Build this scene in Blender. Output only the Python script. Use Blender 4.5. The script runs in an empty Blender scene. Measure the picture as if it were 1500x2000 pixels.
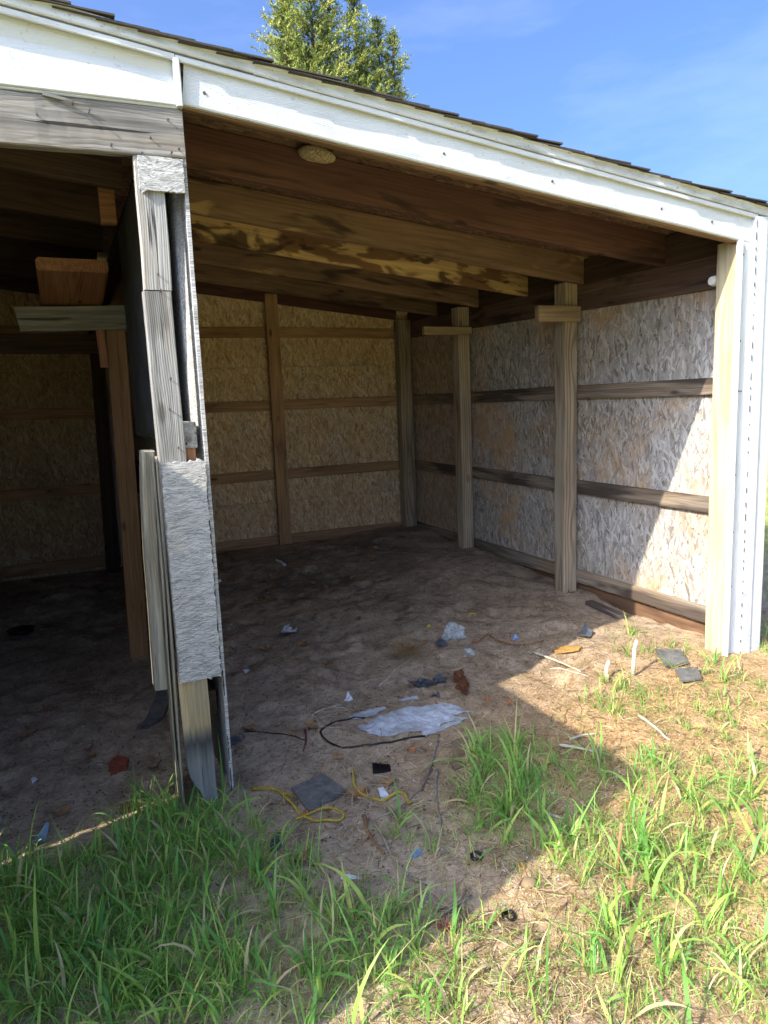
import bpy, bmesh, math, random
import numpy as np
from mathutils import Vector, Matrix

random.seed(11)
RNG = np.random.default_rng(7)
sc = bpy.context.scene
COL = sc.collection

# ------------------------------------------------------------------ camera
CAM = (-0.2812, -2.4698, 0.567)
YAW, PITCH, ROLL, FPX = 0.4203, -0.1524, -0.0391, 1375.8
cd = bpy.data.cameras.new('camera')
cam = bpy.data.objects.new('camera', cd)
COL.objects.link(cam)
fw = Vector((math.sin(YAW)*math.cos(PITCH), math.cos(YAW)*math.cos(PITCH), math.sin(PITCH)))
rt0 = Vector((math.cos(YAW), -math.sin(YAW), 0))
up0 = rt0.cross(fw)
rt = rt0*math.cos(ROLL) + up0*math.sin(ROLL)
up = -rt0*math.sin(ROLL) + up0*math.cos(ROLL)
cam.matrix_world = Matrix(((rt.x, up.x, -fw.x, CAM[0]), (rt.y, up.y, -fw.y, CAM[1]), (rt.z, up.z, -fw.z, CAM[2]), (0, 0, 0, 1)))
cd.sensor_fit = 'VERTICAL'
cd.sensor_height = 24.0
cd.lens = 24.0*FPX/2000.0
cd.clip_start = 0.05
cd.clip_end = 3000
sc.camera = cam

# ------------------------------------------------------------------ light
SUN = Vector((-1.0, -0.29, 0.79)).normalized()          # towards the sun
el = math.asin(SUN.z)
az = math.atan2(SUN.x, SUN.y)
w = bpy.data.worlds.new('World')
sc.world = w
w.use_nodes = True
nt = w.node_tree
bg = nt.nodes['Background']
sky = nt.nodes.new('ShaderNodeTexSky')
sky.sky_type = 'NISHITA'
sky.sun_disc = False
sky.sun_elevation = el
sky.sun_rotation = az % (2*math.pi)
sky.air_density = 0.6
sky.dust_density = 6.0
sky.ozone_density = 10.0
# thin high cloud, the same over the whole sky
tc = nt.nodes.new('ShaderNodeTexCoord')
mp = nt.nodes.new('ShaderNodeMapping')
mp.inputs['Scale'].default_value = (1.6, 1.6, 6.0)
mp.inputs['Rotation'].default_value = (0.25, 0.1, 0.6)
ns = nt.nodes.new('ShaderNodeTexNoise')
ns.inputs['Scale'].default_value = 2.2
ns.inputs['Detail'].default_value = 6
ns.inputs['Roughness'].default_value = 0.55
mr = nt.nodes.new('ShaderNodeMapRange')
mr.inputs['From Min'].default_value = 0.48
mr.inputs['From Max'].default_value = 0.85
mr.inputs['To Max'].default_value = 0.2
mx = nt.nodes.new('ShaderNodeMix')
mx.data_type = 'RGBA'
mx.inputs[7].default_value = (2.6, 3.0, 3.6, 1)
nt.links.new(tc.outputs['Generated'], mp.inputs['Vector'])
nt.links.new(mp.outputs['Vector'], ns.inputs['Vector'])
nt.links.new(ns.outputs['Fac'], mr.inputs['Value'])
nt.links.new(mr.outputs['Result'], mx.inputs[0])
nt.links.new(sky.outputs['Color'], mx.inputs[6])
nt.links.new(mx.outputs[2], bg.inputs['Color'])
bg.inputs['Strength'].default_value = 0.15

sd = bpy.data.lights.new('sun', 'SUN')
sd.energy = 2.75
sd.angle = math.radians(0.5)
sd.color = (1.0, 0.93, 0.82)
sun = bpy.data.objects.new('sun', sd)
COL.objects.link(sun)
sun.rotation_euler = SUN.to_track_quat('Z', 'Y').to_euler()
sun.location = (-6, -3, 6)

sc.view_settings.view_transform = 'Standard'
sc.view_settings.look = 'None'
sc.view_settings.exposure = 1.74
sc.view_settings.gamma = 1.0
sc.view_settings.use_curve_mapping = False
sc.cycles.max_bounces = 10
sc.cycles.diffuse_bounces = 6

# ------------------------------------------------------------------ helpers
def S(r, g, b):
    f = lambda c: ((c/255.0)/12.92 if c/255.0 <= 0.04045 else ((c/255.0+0.055)/1.055)**2.4)
    return (f(r), f(g), f(b), 1.0)

class NT:
    """small wrapper to write node trees briefly"""
    def __init__(s, name):
        s.m = bpy.data.materials.new(name)
        s.m.use_nodes = True
        s.t = s.m.node_tree
        s.bsdf = s.t.nodes['Principled BSDF']
        s.out = s.t.nodes['Material Output']
    def n(s, typ, **kw):
        nd = s.t.nodes.new('ShaderNode'+typ)
        for k, v in kw.items():
            setattr(nd, k, v)
        return nd
    def L(s, a, b):
        s.t.links.new(a, b)
    def put(s, sock, v):
        if hasattr(v, 'is_output'):
            s.L(v, sock)
        else:
            sock.default_value = v
    def math(s, op, a, b=0.0, c=0.0, clamp=False):
        nd = s.n('Math', operation=op, use_clamp=clamp)
        s.put(nd.inputs[0], a); s.put(nd.inputs[1], b); s.put(nd.inputs[2], c)
        return nd.outputs[0]
    def vmath(s, op, a, b=(0, 0, 0), scale=None):
        nd = s.n('VectorMath', operation=op)
        s.put(nd.inputs[0], a); s.put(nd.inputs[1], b)
        if scale is not None:
            s.put(nd.inputs['Scale'], scale)
        return nd.outputs['Value'] if op in ('LENGTH', 'DOT_PRODUCT') else nd.outputs[0]
    def noise(s, vec, scale=1.0, detail=3.0, rough=0.5, dist=0.0, color=False):
        nd = s.n('TexNoise')
        s.L(vec, nd.inputs['Vector'])
        nd.inputs['Scale'].default_value = scale
        nd.inputs['Detail'].default_value = detail
        nd.inputs['Roughness'].default_value = rough
        nd.inputs['Distortion'].default_value = dist
        return nd.outputs['Color'] if color else nd.outputs['Fac']
    def mapr(s, v, a, b, c=0.0, d=1.0, smooth=False):
        nd = s.n('MapRange')
        if smooth: nd.interpolation_type = 'SMOOTHSTEP'
        s.put(nd.inputs['Value'], v)
        for k, x in zip(('From Min', 'From Max', 'To Min', 'To Max'), (a, b, c, d)):
            nd.inputs[k].default_value = x
        return nd.outputs[0]
    def mix(s, f, a, b, mode='MIX'):
        nd = s.n('Mix', data_type='RGBA', blend_type=mode)
        s.put(nd.inputs[0], f); s.put(nd.inputs[6], a); s.put(nd.inputs[7], b)
        return nd.outputs[2]
    def ramp(s, v, stops):
        nd = s.n('ValToRGB')
        e = nd.color_ramp.elements
        e[0].position, e[0].color = stops[0]
        e[1].position, e[1].color = stops[-1]
        for p, c in stops[1:-1]:
            x = e.new(p); x.color = c
        s.L(v, nd.inputs[0])
        return nd.outputs[0]
    def bump(s, h, strength=0.4, dist=0.004):
        nd = s.n('Bump')
        nd.inputs['Strength'].default_value = strength
        nd.inputs['Distance'].default_value = dist
        s.L(h, nd.inputs['Height'])
        s.L(nd.outputs[0], s.bsdf.inputs['Normal'])
    def fin(s, col, rough=0.8, spec=0.25):
        s.put(s.bsdf.inputs['Base Color'], col)
        s.put(s.bsdf.inputs['Roughness'], rough)
        s.bsdf.inputs['Specular IOR Level'].default_value = spec
        return s.m

def objcoord(T, rnd=True):
    c = T.n('TexCoord').outputs['Object']
    if not rnd:
        return c, None
    r = T.n('ObjectInfo').outputs['Random']
    off = T.vmath('SCALE', (17.3, 9.7, 13.1), scale=r)
    return T.vmath('ADD', c, off), r

def wood(name, light, dark, ring=0.007, ringamt=0.55, fib=0.6, grey=None, greyamt=0.0, stains=(), knots=0.8, rough=0.8, bump=0.5, tone=0.25, cracks=0.0, split=None):
    """boards: local x is the length of the board"""
    T = NT(name)
    raw = T.n('TexCoord').outputs['Object']
    co, r = objcoord(T)
    sep = T.n('SeparateXYZ'); T.L(raw, sep.inputs[0])
    slow = T.noise(T.vmath('MULTIPLY', co, (1.1, 5, 5)), 1.0, 2, 0.5, color=True)
    sl = T.n('SeparateColor'); T.L(slow, sl.inputs[0])
    fy = T.math('ADD', sep.outputs[1], T.math('MULTIPLY', T.math('SUBTRACT', sl.outputs[0], 0.5), 0.10))
    fz = T.math('ADD', sep.outputs[2], T.math('MULTIPLY', T.math('SUBTRACT', sl.outputs[1], 0.5), 0.06))
    fy = T.math('ADD', fy, T.math('MULTIPLY', T.math('SUBTRACT', r, 0.5), 0.06))
    fz = T.math('ADD', fz, T.math('MULTIPLY_ADD', r, 0.03, 0.02))
    rad = T.math('SQRT', T.math('ADD', T.math('MULTIPLY', fy, fy), T.math('MULTIPLY', fz, fz)))
    wav = T.math('SINE', T.math('MULTIPLY', rad, 6.283/ring))
    wav = T.math('POWER', T.math('MULTIPLY_ADD', wav, 0.5, 0.5), 2.2)
    fine = T.noise(T.vmath('MULTIPLY', co, (5, 170, 170)), 1.0, 3, 0.6)
    fine2 = T.noise(T.vmath('MULTIPLY', co, (1.6, 45, 45)), 1.0, 3, 0.6)
    fac = T.math('ADD', T.math('MULTIPLY', wav, ringamt), T.math('MULTIPLY', T.mapr(fine2, 0.35, 0.7), fib))
    fac = T.math('ADD', fac, T.math('MULTIPLY', T.mapr(fine, 0.4, 0.75), fib*0.5), clamp=True)
    col = T.mix(fac, light, dark)
    blot = T.noise(T.vmath('MULTIPLY', co, (1.7, 6, 6)), 1.0, 4, 0.55)
    if grey is not None:
        gn = T.mapr(T.noise(T.vmath('MULTIPLY', co, (2.2, 14, 14)), 1.0, 4, 0.6), 0.62-0.5*greyamt, 0.75-0.35*greyamt)
        gcol = T.mix(T.mapr(fine2, 0.3, 0.72), grey, tuple(c*0.42 for c in grey[:3])+(1,))
        gcol = T.mix(T.mapr(fine, 0.45, 0.8, 0, 0.75), gcol, tuple(c*0.2 for c in grey[:3])+(1,))
        col = T.mix(T.math('MULTIPLY', gn, min(1.0, greyamt*1.6)), col, gcol)
    for (scol, lo, hi, sc_, amt) in stains:
        st = T.noise(T.vmath('MULTIPLY', co, sc_), 1.0, 3, 0.5, 0.6)
        col = T.mix(T.mapr(st, lo, hi, 0, amt, True), col, scol)
    if split is not None:                              # weathered below a level, with a dark tide mark
        lv, c_lo, c_mark = split
        hx = T.math('ADD', sep.outputs[0], T.math('MULTIPLY', T.math('SUBTRACT', fine2, 0.5), 0.16))
        g_lo = T.mix(T.mapr(fine2, 0.3, 0.7), c_lo, tuple(c*0.45 for c in c_lo[:3])+(1,))
        col = T.mix(T.mapr(hx, lv+0.03, lv-0.02), col, g_lo)
        mk = T.math('SUBTRACT', 1.0, T.math('MULTIPLY', T.math('ABSOLUTE', T.math('SUBTRACT', hx, lv-0.03)), 14.0), clamp=True)
        col = T.mix(T.math('MULTIPLY', mk, 0.75), col, c_mark)
    val = T.mapr(blot, 0.25, 0.75, 1.0-tone, 1.0+tone)
    val = T.math('MULTIPLY', val, T.math('MULTIPLY_ADD', r, 0.3, 0.85))
    hsv = T.n('HueSaturation'); T.L(col, hsv.inputs['Color']); T.L(val, hsv.inputs['Value'])
    col = hsv.outputs[0]
    if knots > 0:
        vo = T.n('TexVoronoi'); vo.feature = 'F1'
        T.L(T.vmath('MULTIPLY', co, (2.6, 7, 7)), vo.inputs['Vector']); vo.inputs['Scale'].default_value = 1.0
        kf = T.mapr(vo.outputs['Distance'], 0.05, 0.13, knots, 0.0, True)
        col = T.mix(kf, col, tuple(c*0.28 for c in dark[:3])+(1,))
    h = T.math('SUBTRACT', T.math('MULTIPLY', fine, 0.6), T.math('MULTIPLY', fac, 0.5))
    if cracks > 0:
        ck = T.noise(T.vmath('MULTIPLY', co, (2.0, 60, 60)), 1.0, 2, 0.5)
        cf = T.mapr(ck, 0.66, 0.70, 0, cracks)
        col = T.mix(cf, col, (0.012, 0.010, 0.009, 1))
        h = T.math('SUBTRACT', h, cf)
    T.bump(h, bump, 0.003)
    return T.fin(col, rough, 0.2)

def osb(name, cols, sizes=(0.085, 0.02), grey=None, greyamt=0.0, stains=(), angles=(82, 104, 66, 121, 92, 35, 150), bump=0.6, dark=1.0, fsc=(260, 60, 60)):
    """strand board: several layers of long flakes, the topmost wins"""
    T = NT(name)
    raw, r = objcoord(T)
    sep = T.n('SeparateXYZ'); T.L(raw, sep.inputs[0])
    wob = T.noise(raw, 9.0, 2, 0.5, color=True)
    base = T.vmath('ADD', raw, T.vmath('SCALE', T.vmath('SUBTRACT', wob, (0.5, 0.5, 0.5)), scale=0.02))
    curv = None; curh = None
    for i, a in enumerate(angles):
        m = T.n('Mapping')
        m.vector_type = 'TEXTURE'
        m.inputs['Rotation'].default_value = (0, 0, math.radians(a))
        k = 1.0 + 0.35*math.sin(i*2.3)
        m.inputs['Scale'].default_value = (sizes[0]*k, sizes[1]*k, 1)
        m.inputs['Location'].default_value = (i*1.37, i*2.11, 0)
        T.L(base, m.inputs['Vector'])
        v = T.n('TexVoronoi'); v.voronoi_dimensions = '2D'; v.feature = 'F1'
        T.L(m.outputs[0], v.inputs['Vector']); v.inputs['Scale'].default_value = 1.0
        sp = T.n('SeparateColor'); T.L(v.outputs['Color'], sp.inputs[0])
        edge = T.mapr(v.outputs['Distance'], 0.40, 0.75, 0.0, 0.22)
        hh = T.math('SUBTRACT', sp.outputs[1], edge)
        if i >= 5:
            hh = T.math('SUBTRACT', hh, 0.12)
        if curv is None:
            curv, curh = sp.outputs[0], hh
        else:
            g = T.math('GREATER_THAN', hh, curh)
            mm = T.n('Mix'); mm.data_type = 'FLOAT'
            T.L(g, mm.inputs[0]); T.L(curv, mm.inputs[2]); T.L(sp.outputs[0], mm.inputs[3])
            curv = mm.outputs[0]
            curh = T.math('MAXIMUM', hh, curh)
    n = len(cols)
    col = T.ramp(curv, [(i/(n-1), c) for i, c in enumerate(cols)])
    fine = T.noise(T.vmath('MULTIPLY', raw, fsc), 1.0, 3, 0.6)
    col = T.mix(T.mapr(fine, 0.35, 0.8, 0, 0.35), col, tuple(c*0.45 for c in cols[0][:3])+(1,))
    col = T.mix(T.mapr(curh, 0.35, 0.72, 0.65*dark, 0.0), col, tuple(c*0.22 for c in cols[0][:3])+(1,))
    big = T.noise(raw, 1.9, 4, 0.6)
    if grey is not None:
        gcol = T.mix(curv, tuple(c*0.4 for c in grey[:3])+(1,), tuple(min(1, c*1.35) for c in grey[:3])+(1,))
        gcol = T.mix(T.mapr(curh, 0.35, 0.72, 0.6, 0.0), gcol, tuple(c*0.2 for c in grey[:3])+(1,))
        col = T.mix(T.mapr(big, 0.66-0.5*greyamt, 0.86-0.5*greyamt, 0, min(1, greyamt*1.4)), col, gcol)
    for (scol, lo, hi, s_, amt, mode) in stains:
        st = T.noise(T.vmath('ADD', raw, (s_, 3.3*s_, 0)), s_, 5, 0.65, 0.4)
        col = T.mix(T.mapr(st, lo, hi, 0, amt, True), col, scol, mode)
    T.bump(T.math('ADD', curh, T.math('MULTIPLY', fine, 0.25)), bump, 0.003)
    return T.fin(col, 0.85, 0.2)

def plain(name, c, rough=0.6, var=0.25, scale=40, c2=None, spec=0.4, bump=0.0, metal=0.0):
    T = NT(name)
    co, r = objcoord(T)
    n1 = T.noise(co, scale, 4, 0.6)
    n2 = T.noise(co, scale*0.22, 3, 0.5)
    c2 = c2 or tuple(x*(1-2*var) for x in c[:3])+(1,)
    col = T.mix(T.mapr(T.math('ADD', T.math('MULTIPLY', n1, 0.5), T.math('MULTIPLY', n2, 0.5)), 0.4, 0.66), c, c2)
    if bump: T.bump(n1, bump, 0.003)
    T.bsdf.inputs['Metallic'].default_value = metal
    return T.fin(col, rough, spec)

# ------------------------------------------------------------------ objects
def link(name, me, mat=None, parent=None, M=None, smooth=False):
    o = bpy.data.objects.new(name, me)
    COL.objects.link(o)
    if mat is not None and len(me.materials) == 0:
        me.materials.append(mat)
    if M is not None:
        o.matrix_world = M
    if parent is not None:
        o.parent = parent
        root = parent
        while root.parent: root = root.parent
        if parent.type == 'EMPTY':
            o.matrix_parent_inverse = Matrix.Translation(-parent.location)
            o.matrix_basis = M if M is not None else Matrix.Identity(4)
        else:
            o.matrix_parent_inverse = MW[parent.name].inverted()
            o.matrix_basis = M if M is not None else Matrix.Identity(4)
    MW[o.name] = M.copy() if M is not None else Matrix.Identity(4)
    if smooth:
        me.polygons.foreach_set('use_smooth', [True]*len(me.polygons))
    return o
MW = {}

def tag(o, label=None, cat=None, group=None, kind=None):
    if label: o['label'] = label
    if cat: o['category'] = cat
    if group: o['group'] = group
    if kind: o['kind'] = kind
    return o

def empty(name, loc, label, cat, group=None):
    o = bpy.data.objects.new(name, None)
    o.empty_display_size = 0.1
    COL.objects.link(o)
    o.location = loc
    MW[o.name] = Matrix.Translation(loc)
    return tag(o, label, cat, group)

def mesh(name, V, F):
    me = bpy.data.meshes.new(name)
    me.from_pydata([tuple(v) for v in V], [], [tuple(f) for f in F])
    me.update()
    return me

def npmesh(name, V, F):
    """V (n,3), F (m,k) all faces of one size"""
    me = bpy.data.meshes.new(name)
    k = F.shape[1]
    me.vertices.add(len(V)); me.vertices.foreach_set('co', np.ascontiguousarray(V, dtype=np.float32).ravel())
    me.loops.add(F.size); me.loops.foreach_set('vertex_index', np.ascontiguousarray(F, dtype=np.int32).ravel())
    me.polygons.add(len(F)); me.polygons.foreach_set('loop_start', np.arange(0, F.size, k, dtype=np.int32))
    me.polygons.foreach_set('loop_total', np.full(len(F), k, dtype=np.int32))
    me.update(calc_edges=True)
    me.validate()
    return me

def board(name, parent, mat, p0, p1, wdir, wid, thk, seg=None, rough=0.0015, ch=0.003, ends=(0, 0), taper=1.0):
    """a sawn board from p0 to p1 (centre line); wdir = direction of its width; thk across"""
    p0, p1 = Vector(p0), Vector(p1)
    x = (p1-p0); Ln = x.length; x.normalize()
    y = Vector(wdir); y = (y - x*y.dot(x)).normalized()
    z = x.cross(y)
    seg = seg or max(2, int(Ln/0.12))
    a, b = wid/2, thk/2
    ring = [(-a+ch, -b), (a-ch, -b), (a, -b+ch), (a, b-ch), (a-ch, b), (-a+ch, b), (-a, b-ch), (-a, -b+ch)]
    V = []; F = []
    ph = random.random()*6; am = rough*random.uniform(0.5, 1.5)
    for i in range(seg+1):
        t = i/seg
        dy = am*math.sin(ph+t*4.1)*1.2; dz = am*math.sin(ph*2+t*5.3)
        k = 1+(taper-1)*t
        for q, (u, v) in enumerate(ring):
            xx = t*Ln
            if i == 0: xx += ends[0]*u/a
            if i == seg: xx += ends[1]*u/a
            V.append((xx, u*k+dy+random.uniform(-1, 1)*rough*0.4, v*k+dz+random.uniform(-1, 1)*rough*0.4))
    for i in range(seg):
        for q in range(8):
            F.append((i*8+q, i*8+(q+1) % 8, (i+1)*8+(q+1) % 8, (i+1)*8+q))
    F.append(tuple(range(7, -1, -1))); F.append(tuple(seg*8+q for q in range(8)))
    M = Matrix(((x.x, y.x, z.x, p0.x), (x.y, y.y, z.y, p0.y), (x.z, y.z, z.z, p0.z), (0, 0, 0, 1)))
    return link(name, mesh(name, V, F), mat, parent, M)

def slab(name, parent, mat, org, xd, yd, W, H, thk, grid=0.0, amp=0.0, chew=(0, 0, 0, 0), seed=0):
    """a sheet: org corner, xd/yd directions, thickness along x cross y; chew = ragged amount on sides (bottom, top, left, right)"""
    xd, yd = Vector(xd).normalized(), Vector(yd).normalized()
    zd = xd.cross(yd)
    nx = max(1, int(W/grid)) if grid else 1
    ny = max(1, int(H/grid)) if grid else 1
    rr = random.Random(seed+int(W*1000))
    V = []; F = []
    jb = [rr.random() for _ in range(nx+1)]; jt = [rr.random() for _ in range(nx+1)]
    jl = [rr.random() for _ in range(ny+1)]; jr = [rr.random() for _ in range(ny+1)]
    for s in (0, 1):
        for j in range(ny+1):
            for i in range(nx+1):
                u, v = W*i/nx, H*j/ny
                if j == 0: v += chew[0]*jb[i]
                if j == ny: v -= chew[1]*jt[i]
                if i == 0: u += chew[2]*jl[j]
                if i == nx: u -= chew[3]*jr[j]
                V.append((u, v, (thk if s else 0)+rr.uniform(-amp, amp)))
    n = (nx+1)*(ny+1)
    for j in range(ny):
        for i in range(nx):
            a = j*(nx+1)+i
            F.append((a, a+nx+1, a+nx+2, a+1)); F.append((n+a, n+a+1, n+a+nx+2, n+a+nx+1))
    for i in range(nx):
        F.append((i, i+1, n+i+1, n+i)); a = ny*(nx+1)+i; F.append((a+1, a, n+a, n+a+1))
    for j in range(ny):
        a = j*(nx+1); b = (j+1)*(nx+1); F.append((b, a, n+a, n+b))
        a += nx; b += nx; F.append((a, b, n+b, n+a))
    M = Matrix(((xd.x, yd.x, zd.x, org[0]), (xd.y, yd.y, zd.y, org[1]), (xd.z, yd.z, zd.z, org[2]), (0, 0, 0, 1)))
    return link(name, mesh(name, V, F), mat, parent, M)

def tube_arrays(pts, rads, n=6, wob=0.0, rnd=random):
    P = [Vector(p) for p in pts]
    V = []; F = []
    nrm = None
    for i, p in enumerate(P):
        d = (P[min(i+1, len(P)-1)]-P[max(i-1, 0)]).normalized()
        if nrm is None:
            nrm = d.orthogonal().normalized()
        nrm = (nrm-d*nrm.dot(d)).normalized()
        b = d.cross(nrm)
        for q in range(n):
            a = 2*math.pi*q/n
            rr_ = rads[i]*(1+rnd.uniform(-wob, wob))
            V.append(tuple(p+(nrm*math.cos(a)+b*math.sin(a))*rr_))
    for i in range(len(P)-1):
        for q in range(n):
            F.append((i*n+q, i*n+(q+1) % n, (i+1)*n+(q+1) % n, (i+1)*n+q))
    F.append(tuple(range(n-1, -1, -1))); F.append(tuple((len(P)-1)*n+q for q in range(n)))
    return V, F

def spline(pts, step=0.02):
    P = [Vector(p) for p in pts]
    P = [P[0]*2-P[1]]+P+[P[-1]*2-P[-2]]
    out = []
    for i in range(1, len(P)-2):
        n = max(2, int((P[i+1]-P[i]).length/step))
        for k in range(n):
            t = k/n
            out.append(0.5*((2*P[i])+(P[i+1]-P[i-1])*t+(2*P[i-1]-5*P[i]+4*P[i+1]-P[i+2])*t*t+(3*P[i]-P[i-1]-3*P[i+1]+P[i+2])*t**3))
    out.append(P[-2])
    return out

# value noise used for the ground and other relief
_tab = RNG.random((257, 257))
def vn(x, y):
    x = np.asarray(x, float); y = np.asarray(y, float)
    xi = np.floor(x).astype(int); yi = np.floor(y).astype(int)
    fx = x-xi; fy = y-yi
    fx = fx*fx*(3-2*fx); fy = fy*fy*(3-2*fy)
    a = _tab[xi % 256, yi % 256]; b = _tab[(xi+1) % 256, yi % 256]
    c = _tab[xi % 256, (yi+1) % 256]; d = _tab[(xi+1) % 256, (yi+1) % 256]
    return (a*(1-fx)+b*fx)*(1-fy)+(c*(1-fx)+d*fx)*fy

CP = np.array([(0.06, 0, -0.9), (-0.6, -0.1, -0.9), (-0.5, -0.8, -0.93), (0.1, -1.0, -0.92), (1.0, -1.5, -0.9), (1.6, -0.55, -0.87), (1.6, 0.4, -0.875), (2.7, 0, -0.785), (2.9, -0.3, -0.79), (2.75, 0.8, -0.8), (2.7, 1.28, -0.757), (2.7, 2.58, -0.675), (2.7, 3.68, -0.637), (1.5, 3.7, -0.69), (0.85, 3.7, -0.7), (1.4, 2.0, -0.77), (0.6, 1.5, -0.83), (-0.05, 3.75, -0.74), (-0.05, 1.65, -0.82), (-0.6, 1.5, -0.845), (-0.9, 3.7, -0.745), (3.8, 0, -0.78), (4.2, 2, -0.72), (2.4, -1.3, -0.84), (-2, -2, -0.93), (1, -3.5, -0.93), (4.5, -2, -0.84), (-2, 2, -0.85), (-2, 5, -0.8), (2, 6, -0.75), (5, 5, -0.7)])
DIMP = [(RNG.uniform(0.1, 2.6), RNG.uniform(0.2, 3.4), RNG.uniform(0.04, 0.09), RNG.uniform(0.008, 0.026)) for _ in range(85)]
DIMP += [(RNG.uniform(-0.9, 0.0), RNG.uniform(0.2, 3.4), RNG.uniform(0.05, 0.09), RNG.uniform(0.008, 0.02)) for _ in range(40)]
def gh(x, y):
    """height of the ground"""
    x = np.asarray(x, float); y = np.asarray(y, float)
    sw = np.zeros_like(x); sz = np.zeros_like(x)
    for a, b, c in CP:
        ww = 1/((a-x)**2+(b-y)**2+.04)**1.6
        sw += ww; sz += ww*c
    z = sz/sw
    near = np.exp(-((x-1.2)**2+(y-0.8)**2)/40)
    wx = x+0.12*(vn(x*5+31, y*5+17)-.5); wy = y+0.12*(vn(x*5+77, y*5+3)-.5)
    z = z+near*(0.026*(vn(x*3.1+5, y*3.1)-.5)+0.018*np.abs(vn(wx*7+9, wy*6+3)-.5)*2+0.009*(vn(wx*23, wy*19+7)-.5)+0.006*(vn(x*41, y*41+7)-.5))
    for a, b, r, d in DIMP:
        q = ((x-a)**2+(y-b)**2)/(r*r)
        z = z-d*np.exp(-q)+d*0.55*np.exp(-(np.sqrt(q)-1.5)**2*4)
    far = np.clip((np.hypot(x-1, y)-12)/60, 0, 1)
    return z*(1-far)+far*(-0.9+1.2*(vn(x*0.02+3, y*0.02)-.5))
def g1(x, y):
    return float(gh(np.array([x]), np.array([y]))[0])

# ------------------------------------------------------------------ materials
M_RAFT = wood('rafter_wood', S(134, 108, 84), S(88, 68, 52), ring=0.016, ringamt=0.22, fib=0.5, stains=[(S(178, 148, 100), 0.60, 0.70, (3.0, 10, 10), 0.6), (S(48, 38, 33), 0.52, 0.68, (2.0, 12, 12), 0.8)], knots=0.8)
M_RAFTY = wood('rafter_wood_mouldy', S(198, 170, 116), S(150, 120, 78), ring=0.012, ringamt=0.25, fib=0.5, stains=[(S(104, 74, 52), 0.46, 0.56, (3.6, 11, 11), 0.9), (S(52, 38, 32), 0.54, 0.64, (4.0, 8, 8), 0.85)], knots=0.8)
M_RAFTD = wood('rafter_wood_dark', S(96, 68, 58), S(64, 44, 38), ring=0.012, ringamt=0.25, fib=0.5, stains=[(S(44, 35, 33), 0.54, 0.68, (2.0, 12, 12), 0.75)], knots=0.8)
M_LEFT = wood('stable_wood_dark', S(88, 70, 56), S(56, 43, 34), ring=0.010, ringamt=0.3, stains=[(S(44, 36, 32), 0.60, 0.74, (2.2, 7, 7), 0.6)])
M_TANP = wood('tan_post_wood', S(188, 148, 104), S(138, 98, 62), ring=0.010, ringamt=0.35, fib=0.5, knots=0.9)
M_POST = wood('treated_post_wood', S(180, 164, 138), S(120, 100, 78), ring=0.017, ringamt=0.6, fib=0.4, grey=S(176, 170, 156), greyamt=0.3, knots=0.5, bump=0.6)
M_POSTL = wood('pale_post_wood', S(188, 175, 143), S(144, 127, 94), ring=0.020, ringamt=0.4, fib=0.4, grey=S(190, 186, 172), greyamt=0.2, knots=0.9, bump=0.6)
M_GIRTB = wood('brown_girt_wood', S(182, 146, 108), S(132, 98, 70), ring=0.010, ringamt=0.25, stains=[(S(104, 80, 62), 0.56, 0.72, (2, 8, 8), 0.7)])
M_GIRTR = wood('weathered_girt_wood', S(158, 140, 116), S(106, 88, 70), ring=0.010, ringamt=0.3, grey=S(160, 150, 136), greyamt=0.45, stains=[(S(66, 56, 50), 0.44, 0.60, (1.2, 9, 9), 0.85)], cracks=0.6)
M_HEAD = wood('dark_plate_wood', S(118, 95, 82), S(76, 60, 53), ring=0.010, ringamt=0.3, stains=[(S(40, 34, 34), 0.5, 0.68, (1.8, 9, 9), 0.8)])
M_GREY = wood('weathered_grey_wood', S(184, 176, 160), S(122, 113, 99), ring=0.007, ringamt=0.35, grey=S(176, 174, 167), greyamt=0.7, knots=0.6, cracks=0.8, bump=0.9, stains=[(S(92, 88, 80), 0.56, 0.72, (2.6, 16, 16), 0.6)])
M_GREYD = wood('silver_header_wood', S(158, 150, 136), S(106, 98, 86), ring=0.006, ringamt=0.4, grey=S(150, 146, 138), greyamt=0.75, knots=0.7, cracks=0.85, bump=0.9, stains=[(S(98, 94, 84), 0.52, 0.7, (2.0, 12, 12), 0.55)])
M_PLANK = wood('grey_green_plank_wood', S(178, 170, 146), S(124, 114, 94), ring=0.008, ringamt=0.35, grey=S(164, 160, 146), greyamt=0.55, knots=0.4, cracks=0.7, bump=0.7, stains=[(S(116, 118, 92), 0.55, 0.7, (1.6, 10, 10), 0.6)])
M_FRESH = wood('fresh_broken_wood', S(206, 188, 142), S(160, 134, 92), ring=0.012, ringamt=0.3, grey=S(176, 170, 152), greyamt=0.25, knots=0.6, cracks=0.7)
M_ROT = wood('rotten_post_wood', S(168, 163, 152), S(110, 104, 96), ring=0.007, ringamt=0.35, grey=S(134, 134, 132), greyamt=0.8, knots=0.4, cracks=0.9, bump=1.0, stains=[(S(92, 90, 84), 0.5, 0.66, (3, 14, 14), 0.5)])
M_FOOT = wood('post_foot_wood', S(200, 182, 138), S(150, 126, 88), ring=0.014, ringamt=0.3, grey=S(170, 164, 148), greyamt=0.3, knots=0.8, cracks=0.8, bump=0.9, split=(-0.585, S(150, 148, 140), S(52, 52, 48)))
M_SCRAP = wood('scrap_board_wood', S(188, 164, 126), S(138, 114, 84), ring=0.010, ringamt=0.3, grey=S(170, 158, 138), greyamt=0.3)
M_SADDLE = wood('rack_wood', S(196, 144, 106), S(140, 94, 66), ring=0.007, ringamt=0.35)
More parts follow.
